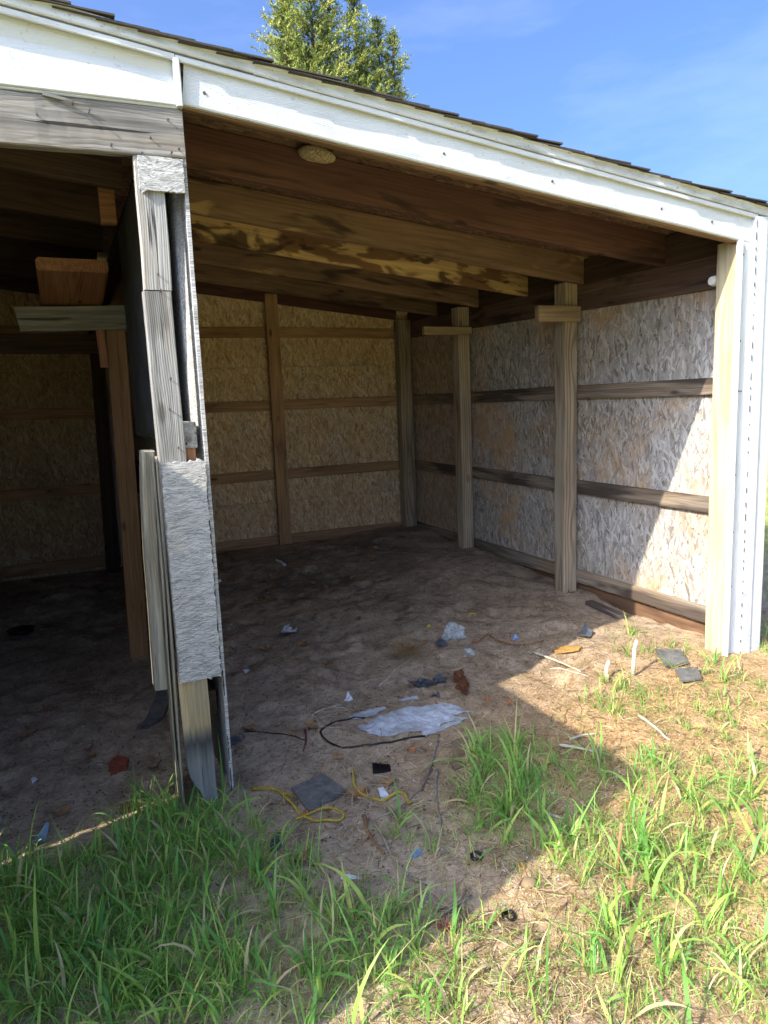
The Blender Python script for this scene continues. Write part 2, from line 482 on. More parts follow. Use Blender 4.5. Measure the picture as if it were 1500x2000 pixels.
M_SKIRT = wood('red_soil_board', S(136, 104, 78), S(96, 74, 56), ring=0.010, ringamt=0.2, stains=[(S(84, 62, 46), 0.5, 0.7, (3, 9, 9), 0.7)])
M_TAR = plain('algae_black_edge', S(52, 60, 52), 0.8, 0.3, 60, S(28, 30, 27), 0.2, 0.3)

OSB_TAN = [S(166, 132, 94), S(206, 174, 130), S(224, 196, 154), S(188, 154, 110), S(236, 216, 178), S(212, 180, 136)]
OSB_GREY = [S(120, 107, 93), S(172, 160, 143), S(194, 184, 168), S(144, 130, 114), S(210, 202, 188), S(180, 167, 147)]
M_OSBB = osb('strand_board_tan', OSB_TAN, (0.060, 0.0136), grey=S(188, 178, 160), greyamt=0.36, stains=[(S(178, 132, 100), 0.58, 0.75, 3.0, 0.4, 'MIX'), (S(150, 134, 110), 0.50, 0.75, 1.6, 0.4, 'MIX')], dark=0.55)
M_OSBR = osb('strand_board_weathered', OSB_GREY, (0.060, 0.0138), grey=S(184, 180, 173), greyamt=0.5, stains=[(S(196, 152, 96), 0.50, 0.72, 2.0, 0.6, 'MIX'), (S(124, 110, 94), 0.56, 0.75, 6.0, 0.45, 'MIX')], dark=0.8)
M_OSBRB = osb('strand_board_brown_grey', [S(142, 120, 98), S(180, 158, 132), S(196, 176, 150), S(160, 138, 112), S(208, 192, 166), S(184, 162, 134)], (0.062, 0.0140), grey=S(176, 168, 158), greyamt=0.35, stains=[(S(172, 128, 92), 0.56, 0.72, 2.4, 0.5, 'MIX')], dark=0.8)
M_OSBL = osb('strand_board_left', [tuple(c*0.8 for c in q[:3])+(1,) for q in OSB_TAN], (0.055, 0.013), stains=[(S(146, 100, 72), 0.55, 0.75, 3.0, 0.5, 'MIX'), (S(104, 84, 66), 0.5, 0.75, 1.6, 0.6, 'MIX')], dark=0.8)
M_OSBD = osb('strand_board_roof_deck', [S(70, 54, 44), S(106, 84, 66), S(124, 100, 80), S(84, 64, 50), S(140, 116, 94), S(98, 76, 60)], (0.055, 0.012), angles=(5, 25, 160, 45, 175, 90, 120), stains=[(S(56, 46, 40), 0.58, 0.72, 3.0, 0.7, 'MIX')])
M_OSBW = osb('strand_board_bleached', [S(112, 110, 104), S(172, 170, 164), S(208, 207, 202), S(140, 137, 130), S(222, 221, 216), S(188, 185, 178)], (0.050, 0.0020), angles=(2, 14, 168, 175, 24, 8, 158), fsc=(40, 420, 60), stains=[(S(222, 206, 176), 0.60, 0.75, 5.0, 0.6, 'MIX'), (S(150, 150, 134), 0.54, 0.75, 9.0, 0.5, 'MIX')], bump=0.5, dark=0.6)
M_PLY = plain('dark_plywood', S(108, 114, 114), 0.8, 0.25, 14, S(80, 82, 82), 0.2, 0.2)

def white_metal(name, ribs=True, dirt=0.3, vert=False):
    T = NT(name)
    co, r = objcoord(T)
    raw = T.n('TexCoord').outputs['Object']
    sep = T.n('SeparateXYZ'); T.L(raw, sep.inputs[0])
    n1 = T.noise(T.vmath('MULTIPLY', co, (3, 14, 3)), 1.5, 5, 0.65)
    n2 = T.noise(co, 60, 3, 0.6)
    col = T.mix(T.mapr(n1, 0.5, 0.8, 0, dirt, True), S(203, 206, 205), S(140, 138, 124))
    col = T.mix(T.mapr(n2, 0.62, 0.72, 0, dirt*0.8), col, S(120, 118, 104))
    if ribs:
        wv = T.math('SINE', T.math('MULTIPLY', sep.outputs[1], 6.283/0.0062))
        h = T.math('ADD', wv, T.math('MULTIPLY', n1, 2.0))
        T.bump(h, 0.35, 0.0007)
    else:
        T.bump(n1, 0.15, 0.002)
    return T.fin(col, 0.42, 0.4)
M_WHITE = white_metal('white_aluminium_ribbed', True, 0.42)
M_WHITES = white_metal('white_aluminium', False, 0.36)
M_WHITED = white_metal('white_aluminium_dirty', False, 0.75)
M_GAPSHADE = plain('gap_shade', S(40, 38, 36), 0.8, 0.2)  # dark colour standing in for the shadow in the seam
M_NAIL = plain('nail_steel', S(120, 110, 104), 0.5, 0.3, 200, S(90, 60, 48), 0.5, 0, 0.6)
def shingle_mat():
    T = NT('asphalt_shingle')
    co, r = objcoord(T)
    n1 = T.noise(co, 420, 2, 0.7); n2 = T.noise(co, 12, 3, 0.6)
    col = T.mix(T.mapr(n1, 0.35, 0.7), S(46, 44, 43), S(104, 98, 92))
    col = T.mix(T.mapr(n2, 0.5, 0.7, 0, 0.6), col, S(78, 70, 60))
    T.bump(n1, 0.6, 0.002)
    return T.fin(col, 0.9, 0.2)
M_SHIN = shingle_mat()

def ground_mat():
    T = NT('ground_soil')
    co = T.n('TexCoord').outputs['Object']
    sep = T.n('SeparateXYZ'); T.L(co, sep.inputs[0])
    n0 = T.noise(co, 1.6, 5, 0.6)
    n1 = T.noise(co, 7.0, 5, 0.65, 0.3)
    n2 = T.noise(co, 60.0, 4, 0.7)
    n3 = T.noise(co, 320.0, 2, 0.7)
    col = T.ramp(n1, [(0.25, S(116, 98, 80)), (0.42, S(164, 143, 118)), (0.6, S(188, 166, 138)), (0.8, S(202, 181, 152))])
    n4 = T.noise(co, 22.0, 5, 0.7, 0.5)
    col = T.mix(T.mapr(n4, 0.50, 0.66, 0, 0.45), col, S(92, 77, 63))
    col = T.mix(T.mapr(n2, 0.42, 0.72, 0, 0.35), col, S(98, 83, 68))
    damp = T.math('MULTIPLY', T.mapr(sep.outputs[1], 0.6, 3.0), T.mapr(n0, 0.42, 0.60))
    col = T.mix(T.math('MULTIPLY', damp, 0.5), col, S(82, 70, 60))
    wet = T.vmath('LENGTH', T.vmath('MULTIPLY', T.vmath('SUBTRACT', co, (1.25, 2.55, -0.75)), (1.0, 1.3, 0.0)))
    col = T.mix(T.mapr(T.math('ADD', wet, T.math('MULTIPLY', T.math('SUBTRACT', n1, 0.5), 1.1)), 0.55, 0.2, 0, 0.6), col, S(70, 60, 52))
    col = T.mix(T.mapr(n3, 0.66, 0.74, 0, 0.5), col, S(196, 180, 156))
    col = T.mix(T.mapr(n3, 0.34, 0.26, 0, 0.5), col, S(66, 56, 48))
    # soil mixed with chopped straw out in the open, in front of the stalls
    strawm = T.math('MULTIPLY', T.mapr(sep.outputs[1], 0.55, -0.2), T.mapr(T.math('ADD', sep.outputs[0], T.math('MULTIPLY', n1, 0.6)), 0.9, 1.7))
    fib = T.noise(T.vmath('MULTIPLY', T.vmath('ADD', co, T.vmath('SCALE', T.noise(co, 5, 2, .5, color=True), scale=0.25)), (90, 30, 30)), 1.0, 4, 0.7)
    sc_ = T.ramp(fib, [(0.3, S(106, 78, 50)), (0.5, S(176, 137, 90)), (0.72, S(214, 178, 124))])
    col = T.mix(T.math('MULTIPLY', strawm, T.mapr(n2, 0.3, 0.6, 0.35, 0.95)), col, sc_)
    # far off the soil is under turf
    d = T.vmath('LENGTH', T.vmath('SUBTRACT', co, (1.0, 0.8, -0.8)))
    turf = T.ramp(T.noise(co, 3.0, 5, 0.7), [(0.3, S(110, 124, 62)), (0.5, S(164, 160, 92)), (0.7, S(208, 188, 136))])
    col = T.mix(T.mapr(T.math('ADD', d, T.math('MULTIPLY', n0, 1.2)), 4.0, 4.8), col, turf)
    h = T.math('ADD', T.math('MULTIPLY', n2, 1.0), T.math('MULTIPLY', n3, 0.35))
    h = T.math('ADD', h, T.math('MULTIPLY', n1, 0.6)); h = T.math('SUBTRACT', h, T.math('MULTIPLY', T.mapr(n4, 0.44, 0.62), 0.7))
    T.bump(h, 0.7, 0.011)
    return T.fin(col, 0.95, 0.1)
M_GROUND = ground_mat()

# ------------------------------------------------------------------ ground
def axis(lo, hi, step, far):
    a = list(np.arange(lo, hi, step))
    l = []; s = step; p = lo
    while p > -far:
        s *= 1.35; p -= s; l.append(p)
    r = []; s = step; p = a[-1]
    while p < far:
        s *= 1.35; p += s; r.append(p)
    return np.array(l[::-1]+a+r)
ax_ = axis(-1.3, 3.3, 0.021, 1500); ay_ = axis(-1.8, 4.0, 0.021, 1500)
GX, GY = np.meshgrid(ax_, ay_, indexing='xy')
GZ = gh(GX.ravel(), GY.ravel())
V = np.stack([GX.ravel(), GY.ravel(), GZ], 1)
nx, ny = len(ax_), len(ay_)
ii, jj = np.meshgrid(np.arange(nx-1), np.arange(ny-1), indexing='xy')
a = (jj*nx+ii).ravel()
F = np.stack([a, a+1, a+nx+1, a+nx], 1)
ground = link('ground', npmesh('ground', V, F), M_GROUND, smooth=True)
tag(ground, kind='structure')

# ------------------------------------------------------------------ the shed
shed = empty('stable_shed', (1.0, 1.9, -0.8), 'open-fronted stable shed of posts, strand board and white metal trim', 'shed')
W, D = 2.816, 3.775
Z0, Z1, Z2, Z3 = -0.60, 0.01, 0.636, 1.271
def zb(X, Y): return 1.25+0.025*Y+0.11*(2.7-X)       # underside of the rafters
def zd(X, Y): return zb(X, Y)+0.168                  # underside of the roof deck
UX, UY, UZ = (1, 0, 0), (0, 1, 0), (0, 0, 1)

# right wall: strand board sheets between seams
ys = [(-0.005, 1.33, M_OSBR), (1.333, 2.66, M_OSBR), (2.663, 3.838, M_OSBRB)]
for i, (y0, y1, m) in enumerate(ys):
    slab('strand_board_panel', shed, m, (W+0.038, y1, -0.70), (0, -1, 0), UZ, y1-y0, 2.115, 0.012)
# back wall of the right bay and of the left bay (several sheets with open joints)
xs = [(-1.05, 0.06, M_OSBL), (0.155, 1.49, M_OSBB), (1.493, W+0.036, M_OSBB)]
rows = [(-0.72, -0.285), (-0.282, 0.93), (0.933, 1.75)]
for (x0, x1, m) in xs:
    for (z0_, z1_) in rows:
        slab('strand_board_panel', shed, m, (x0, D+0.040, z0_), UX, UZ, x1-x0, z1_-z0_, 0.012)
board('skirt_board', shed, M_SKIRT, (W+0.047, 0.0, -0.86), (W+0.047, 3.83, -0.86), UZ, 0.325, 0.014, seg=6)
board('skirt_board', shed, M_SKIRT, (-1.05, D+0.047, -0.90), (W+0.03, D+0.047, -0.90), UZ, 0.365, 0.012, seg=6)
# left wall of the left stall
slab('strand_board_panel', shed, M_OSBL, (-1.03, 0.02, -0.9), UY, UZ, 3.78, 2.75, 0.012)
# girts on the right wall
for z in (Z0, Z1, Z2):
    for (y0, y1) in ((0.02, 1.34), (1.343, 2.66), (2.663, 3.77)):
        dz = random.uniform(-.004, .004)
        board('girt', shed, M_GIRTR, (W+0.019, y0, z-0.045+dz), (W+0.019, y1, z-0.045-dz), UZ, 0.089, 0.038)
# girts on the back wall
for z in (Z0, Z1, Z2, Z3):
    for (x0, x1) in ((-1.0, 0.06), (0.16, 1.48), (1.50, 2.70)):
        dz = random.uniform(-.004, .004)
        board('girt', shed, M_GIRTB, (x0, D+0.019, z-0.045+dz), (x1, D+0.019, z-0.045-dz), UZ, 0.089, 0.038)
# posts of the right wall
board('post', shed, M_POSTL, (2.7635, 0.0625, -1.0), (2.7635, 0.0625, 1.27), UY, 0.117, 0.104)
board('post', shed, M_POST, (2.7635, 1.33, -0.95), (2.7635, 1.33, 1.285), UY, 0.104, 0.104)
board('post', shed, M_POST, (2.7635, 2.66, -0.9), (2.7635, 2.66, 1.315), UY, 0.104, 0.104)
board('post', shed, M_POST, (2.752, 3.72, -0.85), (2.752, 3.72, 1.34), UY, 0.10, 0.125)
# stud on the back wall
board('stud', shed, M_GIRTB, (1.489, 3.752, -0.80), (1.489, 3.752, 1.555), UX, 0.112, 0.045)
# plate under the rafters along the right wall
board('wall_plate', shed, M_HEAD, (W+0.021, 0.0, 1.158), (W+0.021, 3.78, 1.262), UZ, 0.165, 0.04)
yb = [0.045, 0.548, 1.218, 1.808, 2.468, 3.148, 3.73]
for a_, b_ in zip(yb[:-1], yb[1:]):
    y0_ = a_+0.042 if a_ > 0.1 else a_
    zc = (zb(2.836, (a_+b_)/2)+0.002+zd(2.836, (a_+b_)/2)-0.003)/2
    board('eave_block', shed, M_LEFT, (2.830, y0_, zc), (2.830, b_-0.002, zc), UZ, 0.160, 0.03, seg=2)
# blocking boards on two posts
board('blocking', shed, M_SCRAP, (2.482, 1.257, 1.085), (2.812, 1.257, 1.088), UZ, 0.098, 0.038)
board('blocking', shed, M_SCRAP, (2.379, 2.588, 1.122), (2.812, 2.588, 1.125), UZ, 0.062, 0.036)
# rafters over the right bay
for i, y in enumerate((0.55, 1.22, 1.81, 2.47, 3.15)):
    m = (M_RAFTD, M_RAFT, M_RAFTY, M_RAFT, M_RAFT)[i]
    yy = y+0.019
    board('rafter', shed, m, (0.157, yy, zb(0.157, y)+0.083), (2.90, yy, zb(2.90, y)+0.083), UZ, 0.166, 0.038)
board('rafter', shed, M_RAFTD, (0.157, 3.752, zb(0.157, 3.7)+0.08), (2.70, 3.752, zb(2.7, 3.7)+0.08), UZ, 0.15, 0.038)
# rafters of the left stall, set lower
for i, y in enumerate((0.42, 1.02, 1.65, 2.3, 3.0, 3.7)):
    board('rafter', shed, M_LEFT, (-1.02, y, zb(-1.02, y)-0.08), (0.01, y, zb(0.01, y)-0.08), UZ, 0.19, 0.038)
board('blocking', shed, M_SADDLE, (-0.06, 0.72, 1.40), (0.0, 0.72, 1.40), UZ, 0.14, 0.04)
# roof deck of strand board, in sheets
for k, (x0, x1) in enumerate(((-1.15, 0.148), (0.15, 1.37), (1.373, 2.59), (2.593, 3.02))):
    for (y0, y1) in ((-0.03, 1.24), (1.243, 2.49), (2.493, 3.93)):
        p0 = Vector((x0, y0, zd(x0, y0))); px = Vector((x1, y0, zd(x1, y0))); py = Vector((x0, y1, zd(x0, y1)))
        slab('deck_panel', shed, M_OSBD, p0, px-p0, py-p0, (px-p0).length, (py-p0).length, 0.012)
# shingles: the ends of the courses show along the rake
RX0, RX1 = -1.2, 3.06
course = 0.118
nc = int((RX1-RX0)/course)
V = []; F = []
for c in range(nc+1):
    xb = RX1-c*course                                   # lower edge of the course
    L = 0.30
    for t in range(14):
        y0 = -0.050+random.uniform(-0.010, 0.008) if t == 0 else -0.050+t*0.29-(c % 2)*0.14
        y1 = -0.050+(t+1)*0.29-(c % 2)*0.14-0.004
        y1 = min(y1, 3.97)
        if y1-y0 < 0.02: continue
        lift = 0.016+random.uniform(0, 0.007)
        th = 0.0065
        x_lo = xb+random.uniform(-0.012, 0.006); x_hi = max(xb-L, RX0-0.05)
        zlo = zd(x_lo, 0)+0.012+lift; zhi = zd(x_hi, 0)+0.0135
        vv = []
        for (yy) in (y0, (y0+y1)/2, y1):
            k = 0.025*yy
            bend = random.uniform(-0.004, 0.004)
            vv += [(x_lo, yy, zlo+k+bend), (x_lo, yy, zlo+k-th+bend), (x_hi, yy, zhi+k), (x_hi, yy, zhi+k-0.001)]
        ff = []
        for s in (0, 4):
            ff += [(s, s+2, s+6, s+4), (s+1, s+5, s+7, s+3), (s, s+4, s+5, s+1), (s+2, s+3, s+7, s+6)]
        ff += [(0, 1, 3, 2), (8, 10, 11, 9)]
        if t == 0:
            link('shingle', mesh('shingle', vv, ff), M_SHIN, shed)
        else:
            b = len(V); V += vv; F += [tuple(q+b for q in f) for f in ff]
o = link('shingle_courses', mesh('shingle_courses', V, F), M_SHIN, shed)
tag(o, kind='stuff')

# white metal rake trim: profile swept along the roof slope with a slight buckle
def sweep(name, parent, mat, prof, x0, x1, zf, n=60, wav=0.0, seed=0, closed=True):
    """prof: (y, dz) points; swept along X with z = zf(X)+dz"""
    rr = random.Random(seed); p1, p2, p3 = (rr.random()*6 for _ in range(3))
    L = x1-x0
    ux = Vector((L, 0, zf(x1)-zf(x0))).normalized(); vz = Vector((0, -1, 0)); uy = Vector((-ux.z, 0, ux.x))
    M = Matrix(((ux.x, uy.x, vz.x, x0), (ux.y, uy.y, vz.y, 0), (ux.z, uy.z, vz.z, zf(x0)), (0, 0, 0, 1)))
    V = []; F = []
    m = len(prof); Ls = L/ux.x
    for i in range(n+1):
        t = Ls*i/n
        for q, (y, dz) in enumerate(prof):
            wv = wav*(math.sin(p1+t*6.1)+0.7*math.sin(p2+t*13.7)+0.5*math.sin(p3+t*25))
            V.append((t, dz+wv*0.25, -y+wv*(0.5+2*abs(dz))))
    for i in range(n):
        for q in range(m if closed else m-1):
            b = (q+1) % m
            F.append((i*m+q, i*m+b, (i+1)*m+b, (i+1)*m+q))
    F.append(tuple(range(m-1, -1, -1))); F.append(tuple(n*m+q for q in range(m)))
    me = mesh(name, V, F)
    bm = bmesh.new(); bm.from_mesh(me); bmesh.ops.recalc_face_normals(bm, faces=bm.faces); bm.to_mesh(me); bm.free()
    return link(name, me, mat, parent, M)
zfb = lambda X: 1.556-0.1083*X
zlip = lambda X: 1.676-0.112*X
fas = sweep('rake_fascia', shed, M_WHITE, [(0.034, -0.001), (-0.010, 0.0), (-0.013, 0.005), (-0.012, 0.10), (-0.010, 0.135), (-0.008, 0.135), (-0.009, 0.10), (-0.010, 0.006), (0.034, 0.002)], 0.168, 2.784, zfb, 90, 0.0016, 3)
def lip_prof(): return [(-0.008, 0.008), (-0.022, 0.000), (-0.026, 0.003), (-0.026, 0.017), (-0.023, 0.020), (-0.008, 0.020)]
sweep('rake_lip', shed, M_WHITES, lip_prof(), -1.05, 0.150, zlip, 20, 0.0004, 8)
sweep('rake_lip', shed, M_WHITES, [(y-0.002, z-0.001) for y, z in lip_prof()], 0.152, 2.80, zlip, 70, 0.0008, 5)
up = [(-0.010, 0.0225), (-0.029, 0.0215), (-0.033, 0.026), (-0.031, 0.050), (-0.040, 0.0545), (-0.040, 0.0575), (-0.010, 0.0575)]
sweep('drip_edge', shed, M_WHITED, [(y, z+.003) for y, z in up], -1.05, 0.42, zlip, 24, 0.0005, 12)
sweep('drip_edge', shed, M_WHITED, up, 0.40, 3.02, zlip, 60, 0.0010, 9)
# sub fascia of wood behind the metal
zs = lambda X: zfb(X)+0.066
board('sub_fascia', shed, M_RAFT, (0.16, 0.021, zs(0.16)), (2.80, 0.021, zs(2.80)), UZ, 0.145, 0.040)
# gable siding over the left stall
def face_strip(name, mat, x0, x1, zlo, zhi, y0, rows, n=30, wav=0.0, seed=0, thick=0.003):
    """sheet in the front plane between two heights; rows = depth offsets from bottom to top"""
    rr = random.Random(seed); p1 = rr.random()*6
    M = Matrix(((1, 0, 0, x0), (0, 0, -1, 0), (0, 1, 0, 0), (0, 0, 0, 1)))
    V = []; F = []; m = len(rows)
    for s in (0, 1):
        for i in range(n+1):
            X = x0+(x1-x0)*i/n
            for q, dy in enumerate(rows):
                z = zlo(X)+(zhi(X)-zlo(X))*q/(m-1)
                V.append((X-x0, z, -(y0+dy)+wav*math.sin(p1+X*17+q*0.6)-s*thick))
    k = (n+1)*m
    for i in range(n):
        for q in range(m-1):
            b = i*m+q
            F.append((b, b+m, b+m+1, b+1)); F.append((k+b, k+b+1, k+b+m+1, k+b+m))
        F.append((i*m, k+i*m, k+i*m+m, i*m+m)); b = i*m+m-1; F.append((b, b+m, k+b+m, k+b))
    for q in range(m-1):
        F.append((q, q+1, k+q+1, k+q)); b = n*m+q; F.append((b, k+b, k+b+1, b+1))
    return link(name, mesh(name, V, F), mat, shed, M)
face_strip('gable_siding', M_WHITE, -1.05, 0.152, lambda X: 1.552+0.01*X, lambda X: zlip(X)+0.012, 0.0, [0.002, 0.0, 0.0, 0.0, 0.001, 0.003, 0.0075, 0.004, 0.0, -0.001], 40, 0.0008, 2)
for nm, z0_, z1_, y0_, y1_, m in (('siding_channel', 1.527, 1.558, -0.016, 0.004, M_WHITES), ('siding_channel_foot', 1.520, 1.529, -0.010, 0.02, M_WHITED)):
    board(nm, shed, m, (-1.05, (y0_+y1_)/2, (z0_+z1_)/2-0.010), (0.152, (y0_+y1_)/2, (z0_+z1_)/2+0.003), UZ, z1_-z0_, y1_-y0_, rough=0.0006)
board('end_cap', shed, M_WHITES, (0.158, -0.012, 1.526), (0.156, -0.014, 1.666), UX, 0.020, 0.034, rough=0.0005)
# corner trim on the right
def vstrip(name, mat, x0, x1, y, z0_, z1_, thick=0.02, ch=0.004):
    return board(name, shed, mat, ((x0+x1)/2, y+thick/2, z0_), ((x0+x1)/2, y+thick/2, z1_), UX, x1-x0, thick, seg=14, rough=0.0009, ch=ch)
zr = 1.262
vstrip('jamb_channel', M_WHITES, 2.700, 2.714, -0.030, -0.86, zr, 0.034)
jp = vstrip('jamb_panel', M_WHITES, 2.7145, 2.786, -0.010, -0.86, zr+0.01, 0.012, 0.002)
ct = vstrip('corner_trim', M_WHITES, 2.786, 2.868, -0.034, -0.86, 1.372, 0.034, 0.006)
vstrip('corner_trim_return', M_WHITES, 2.871, 2.945, -0.028, -0.86, 1.36, 0.03, 0.004)
vstrip('corner_board', M_SCRAP, 2.82, 2.94, 0.003, -0.86, 1.30, 0.03)
# dark strips coloured as the shadow gaps of the seam, and screws
zz = -0.78
while zz < 1.33:
    hgt = random.uniform(0.006, 0.036)
    vb = board('seam_shade', ct, M_GAPSHADE, (2.7862, -0.0355, zz), (2.7862, -0.0355, zz+hgt), UX, 0.0019, 0.004, seg=1, rough=0, ch=0.0004)
    zz += hgt+random.uniform(0.018, 0.06)
def screw(x, y, z, r=0.005, par=None, m=M_NAIL, dirv=(0, -1, 0), proud=0.003):
    V, F = tube_arrays([(x, y, z), tuple(Vector((x, y, z))+Vector(dirv)*proud)], [r, r*0.85], 8)
    return link('nail_head', mesh('nail_head', V, F), m, par)
for (x, z) in ((2.735, 1.20), (2.735, 0.80), (2.738, 0.56), (2.752, 0.56), (2.735, -0.14), (2.733, -0.42), (2.735, 0.15)):
    screw(x, -0.010, z, 0.005, jp)
for x in (0.24, 1.12, 1.62, 2.21, 2.52):
    screw(x, -0.0125, zfb(x)+0.05, 0.0055, fas)
# siding outside: right wall and back wall, left front, seen only from elsewhere
for k in range(11):
    z0_ = -0.80+k*0.2
    board('siding_board', shed, M_WHITE, (2.892, 0.01, z0_+0.10), (2.892, 3.9, z0_+0.10), UZ, 0.205, 0.012, seg=2, rough=0)
    board('siding_board', shed, M_WHITE, (-1.05, 3.845, z0_+0.10), (2.88, 3.845, z0_+0.10), UZ, 0.205, 0.012, seg=2, rough=0)
    board('siding_board', shed, M_WHITE, (-1.055, 0.01, z0_+0.10), (-1.055, 3.83, z0_+0.10), UZ, 0.205, 0.012, seg=2, rough=0)
for z0_ in (1.40, 1.60):
    board('siding_board', shed, M_WHITE, (-1.055, 0.01, z0_+0.10), (-1.055, 3.83, z0_+0.10), UZ, 0.205, 0.012, seg=2, rough=0)
    board('siding_board', shed, M_WHITE, (-1.05, 3.845, z0_+0.05), (0.6, 3.845, z0_+0.05), UZ, 0.205, 0.012, seg=2, rough=0)
# grey header over the left stall, jamb post at its far end
hd = board('header', shed, M_GREYD, (-1.06, 0.012, 1.432), (0.165, 0.012, 1.448), UZ, 0.148, 0.042, seg=40, rough=0.002, ch=0.004)
board('post', shed, M_GREY, (-0.99, 0.03, -1.0), (-0.99, 0.03, 1.36), UX, 0.09, 0.05)
# front post of the partition: two lengths butted, then the rotted foot
def ragged_post(name, mat, pts, y0, y1):
    """outline of the foot (x,z) given thickness y0..y1, with uneven edge"""
    n = len(pts); V = [(x, y0, z) for x, z in pts]+[(x+0.004, y1, z) for x, z in pts]
    F = [tuple(range(n-1, -1, -1)), tuple(range(n, 2*n))]
    F += [(i, (i+1) % n, n+(i+1) % n, n+i) for i in range(n)]
    me = mesh(name, V, F)
    bm = bmesh.new(); bm.from_mesh(me)
    bmesh.ops.recalc_face_normals(bm, faces=bm.faces)
    bmesh.ops.triangulate(bm, faces=bm.faces); bm.to_mesh(me); bm.free()
    # rotate the local frame so that x runs along the length
    R = Matrix(((0, 1, 0, 0), (0, 0, 1, 0), (1, 0, 0, 0), (0, 0, 0, 1)))
    me.transform(R.inverted())
    return link(name, me, mat, shed, R)
fpu = board('front_post', shed, M_GREY, (0.047, 0.021, 0.9625), (0.050, 0.021, 1.372), UX, 0.088, 0.040, rough=0.0015)
fpl = board('front_post', shed, M_GREY, (0.050, 0.021, -0.351), (0.047, 0.021, 0.9595), UX, 0.090, 0.040, rough=0.002)
ragged_post('rotten_foot', M_FOOT, [(0.002, -0.352), (0.101, -0.352), (0.103, -0.48), (0.102, -0.60), (0.105, -0.68), (0.103, -0.78), (0.108, -0.86), (0.106, -0.97), (0.078, -0.97), (0.072, -0.88), (0.058, -0.845), (0.046, -0.80), (0.030, -0.775), (0.014, -0.735), (0.006, -0.66), (0.003, -0.50)], -0.002, 0.045)
# layered ply on the left flank of the partition's front
board('ply_strip', shed, M_PLANK, (-0.010, 0.155, -0.92), (0.000, 0.145, 0.42), UY, 0.24, 0.008, rough=0.003)  # widened to block the strip of sun from the partition's hollow
board('ply_strip', shed, M_PLANK, (-0.020, 0.085, -0.70), (-0.011, 0.08, 0.40), UY, 0.06, 0.007, rough=0.003)
board('side_plank', shed, M_PLANK, (-0.050, 0.135, -0.425), (-0.022, 0.105, 0.437), UX, 0.046, 0.09, rough=0.003, ch=0.007)
# strand board: the partition's right skin and the two patches nailed over the front
slab('partition_board', shed, M_OSBW, (0.156, 0.0, -0.84), UY, UZ, 2.44, 2.36, 0.012, 0.06, 0.0006, (0.03, 0, 0.006, 0))
slab('partition_board', shed, M_OSBB, (0.156, 2.443, -0.80), UY, UZ, 1.35, 2.40, 0.012)
slab('board_edge', shed, M_TAR, (0.1575, -0.003, -0.84), (0, 1, 0), UZ, 0.05, 0.48, 0.003, 0.02, 0.001, (0.02, 0.01, 0.006, 0.02))
slab('patch_board', shed, M_OSBW, (0.004, -0.003, -0.385), UX, UZ, 0.150, 0.79, 0.012, 0.0095, 0.00035, (0.024, 0.012, 0.006, 0.006), 4)
slab('patch_board', shed, M_OSBW, (0.013, -0.002, 1.258), UX, UZ, 0.144, 0.114, 0.012, 0.0095, 0.0004, (0.02, 0.003, 0.004, 0.005), 9)
# inside the partition
board('partition_rail', shed, M_GREY, (0.1165, 0.035, 0.485), (0.1165, 3.7, 0.485), UZ, 0.089, 0.044, seg=8)
board('partition_rail', shed, M_SADDLE, (0.118, 0.06, 0.36), (0.118, 0.06, 0.44), UX, 0.03, 0.03, seg=2)
board('partition_rail', shed, M_LEFT, (0.1165, 0.06, -0.5), (0.1165, 3.7, -0.5), UZ, 0.089, 0.044, seg=8)
board('partition_beam', shed, M_LEFT, (0.11, 0.05, 1.44), (0.11, 3.78, 1.50), UZ, 0.14, 0.06, seg=8)
slab('partition_sheet', shed, M_PLY, (0.085, 1.55, 0.47), (0, -1, 0), UZ, 1.33, 1.02, 0.010)
board('partition_board_low', shed, M_LEFT, (0.09, 0.3, 0.2), (0.09, 3.7, 0.2), UZ, 0.18, 0.02)
board('partition_board_low', shed, M_LEFT, (0.09, 0.3, -0.3), (0.09, 3.7, -0.3), UZ, 0.18, 0.02)
# posts in the left stall
board('post', shed, M_TANP, (-0.006, 1.70, -0.95), (0.028, 1.70, 1.14), UX, 0.100, 0.09)
board('post', shed, M_LEFT, (-0.02, 3.70, -0.9), (0.035, 3.70, 1.5), UX, 0.10, 0.09)
board('rack_arm', shed, M_PLANK, (-0.437, 1.632, 1.062), (0.093, 1.632, 1.074), UZ, 0.124, 0.036, ends=(-0.008, 0))
board('rack_arm', shed, M_LEFT, (-0.58, 2.15, 0.985), (-0.03, 2.15, 0.985), UZ, 0.11, 0.036)
board('rack_seat', shed, M_SADDLE, (-0.168, 1.10, 1.235), (-0.178, 1.95, 1.135), UX, 0.30, 0.058, ch=0.012)
board('rack_scrap', shed, M_SADDLE, (-0.046, 1.628, 0.815), (-0.052, 1.628, 1.01), UX, 0.042, 0.03)
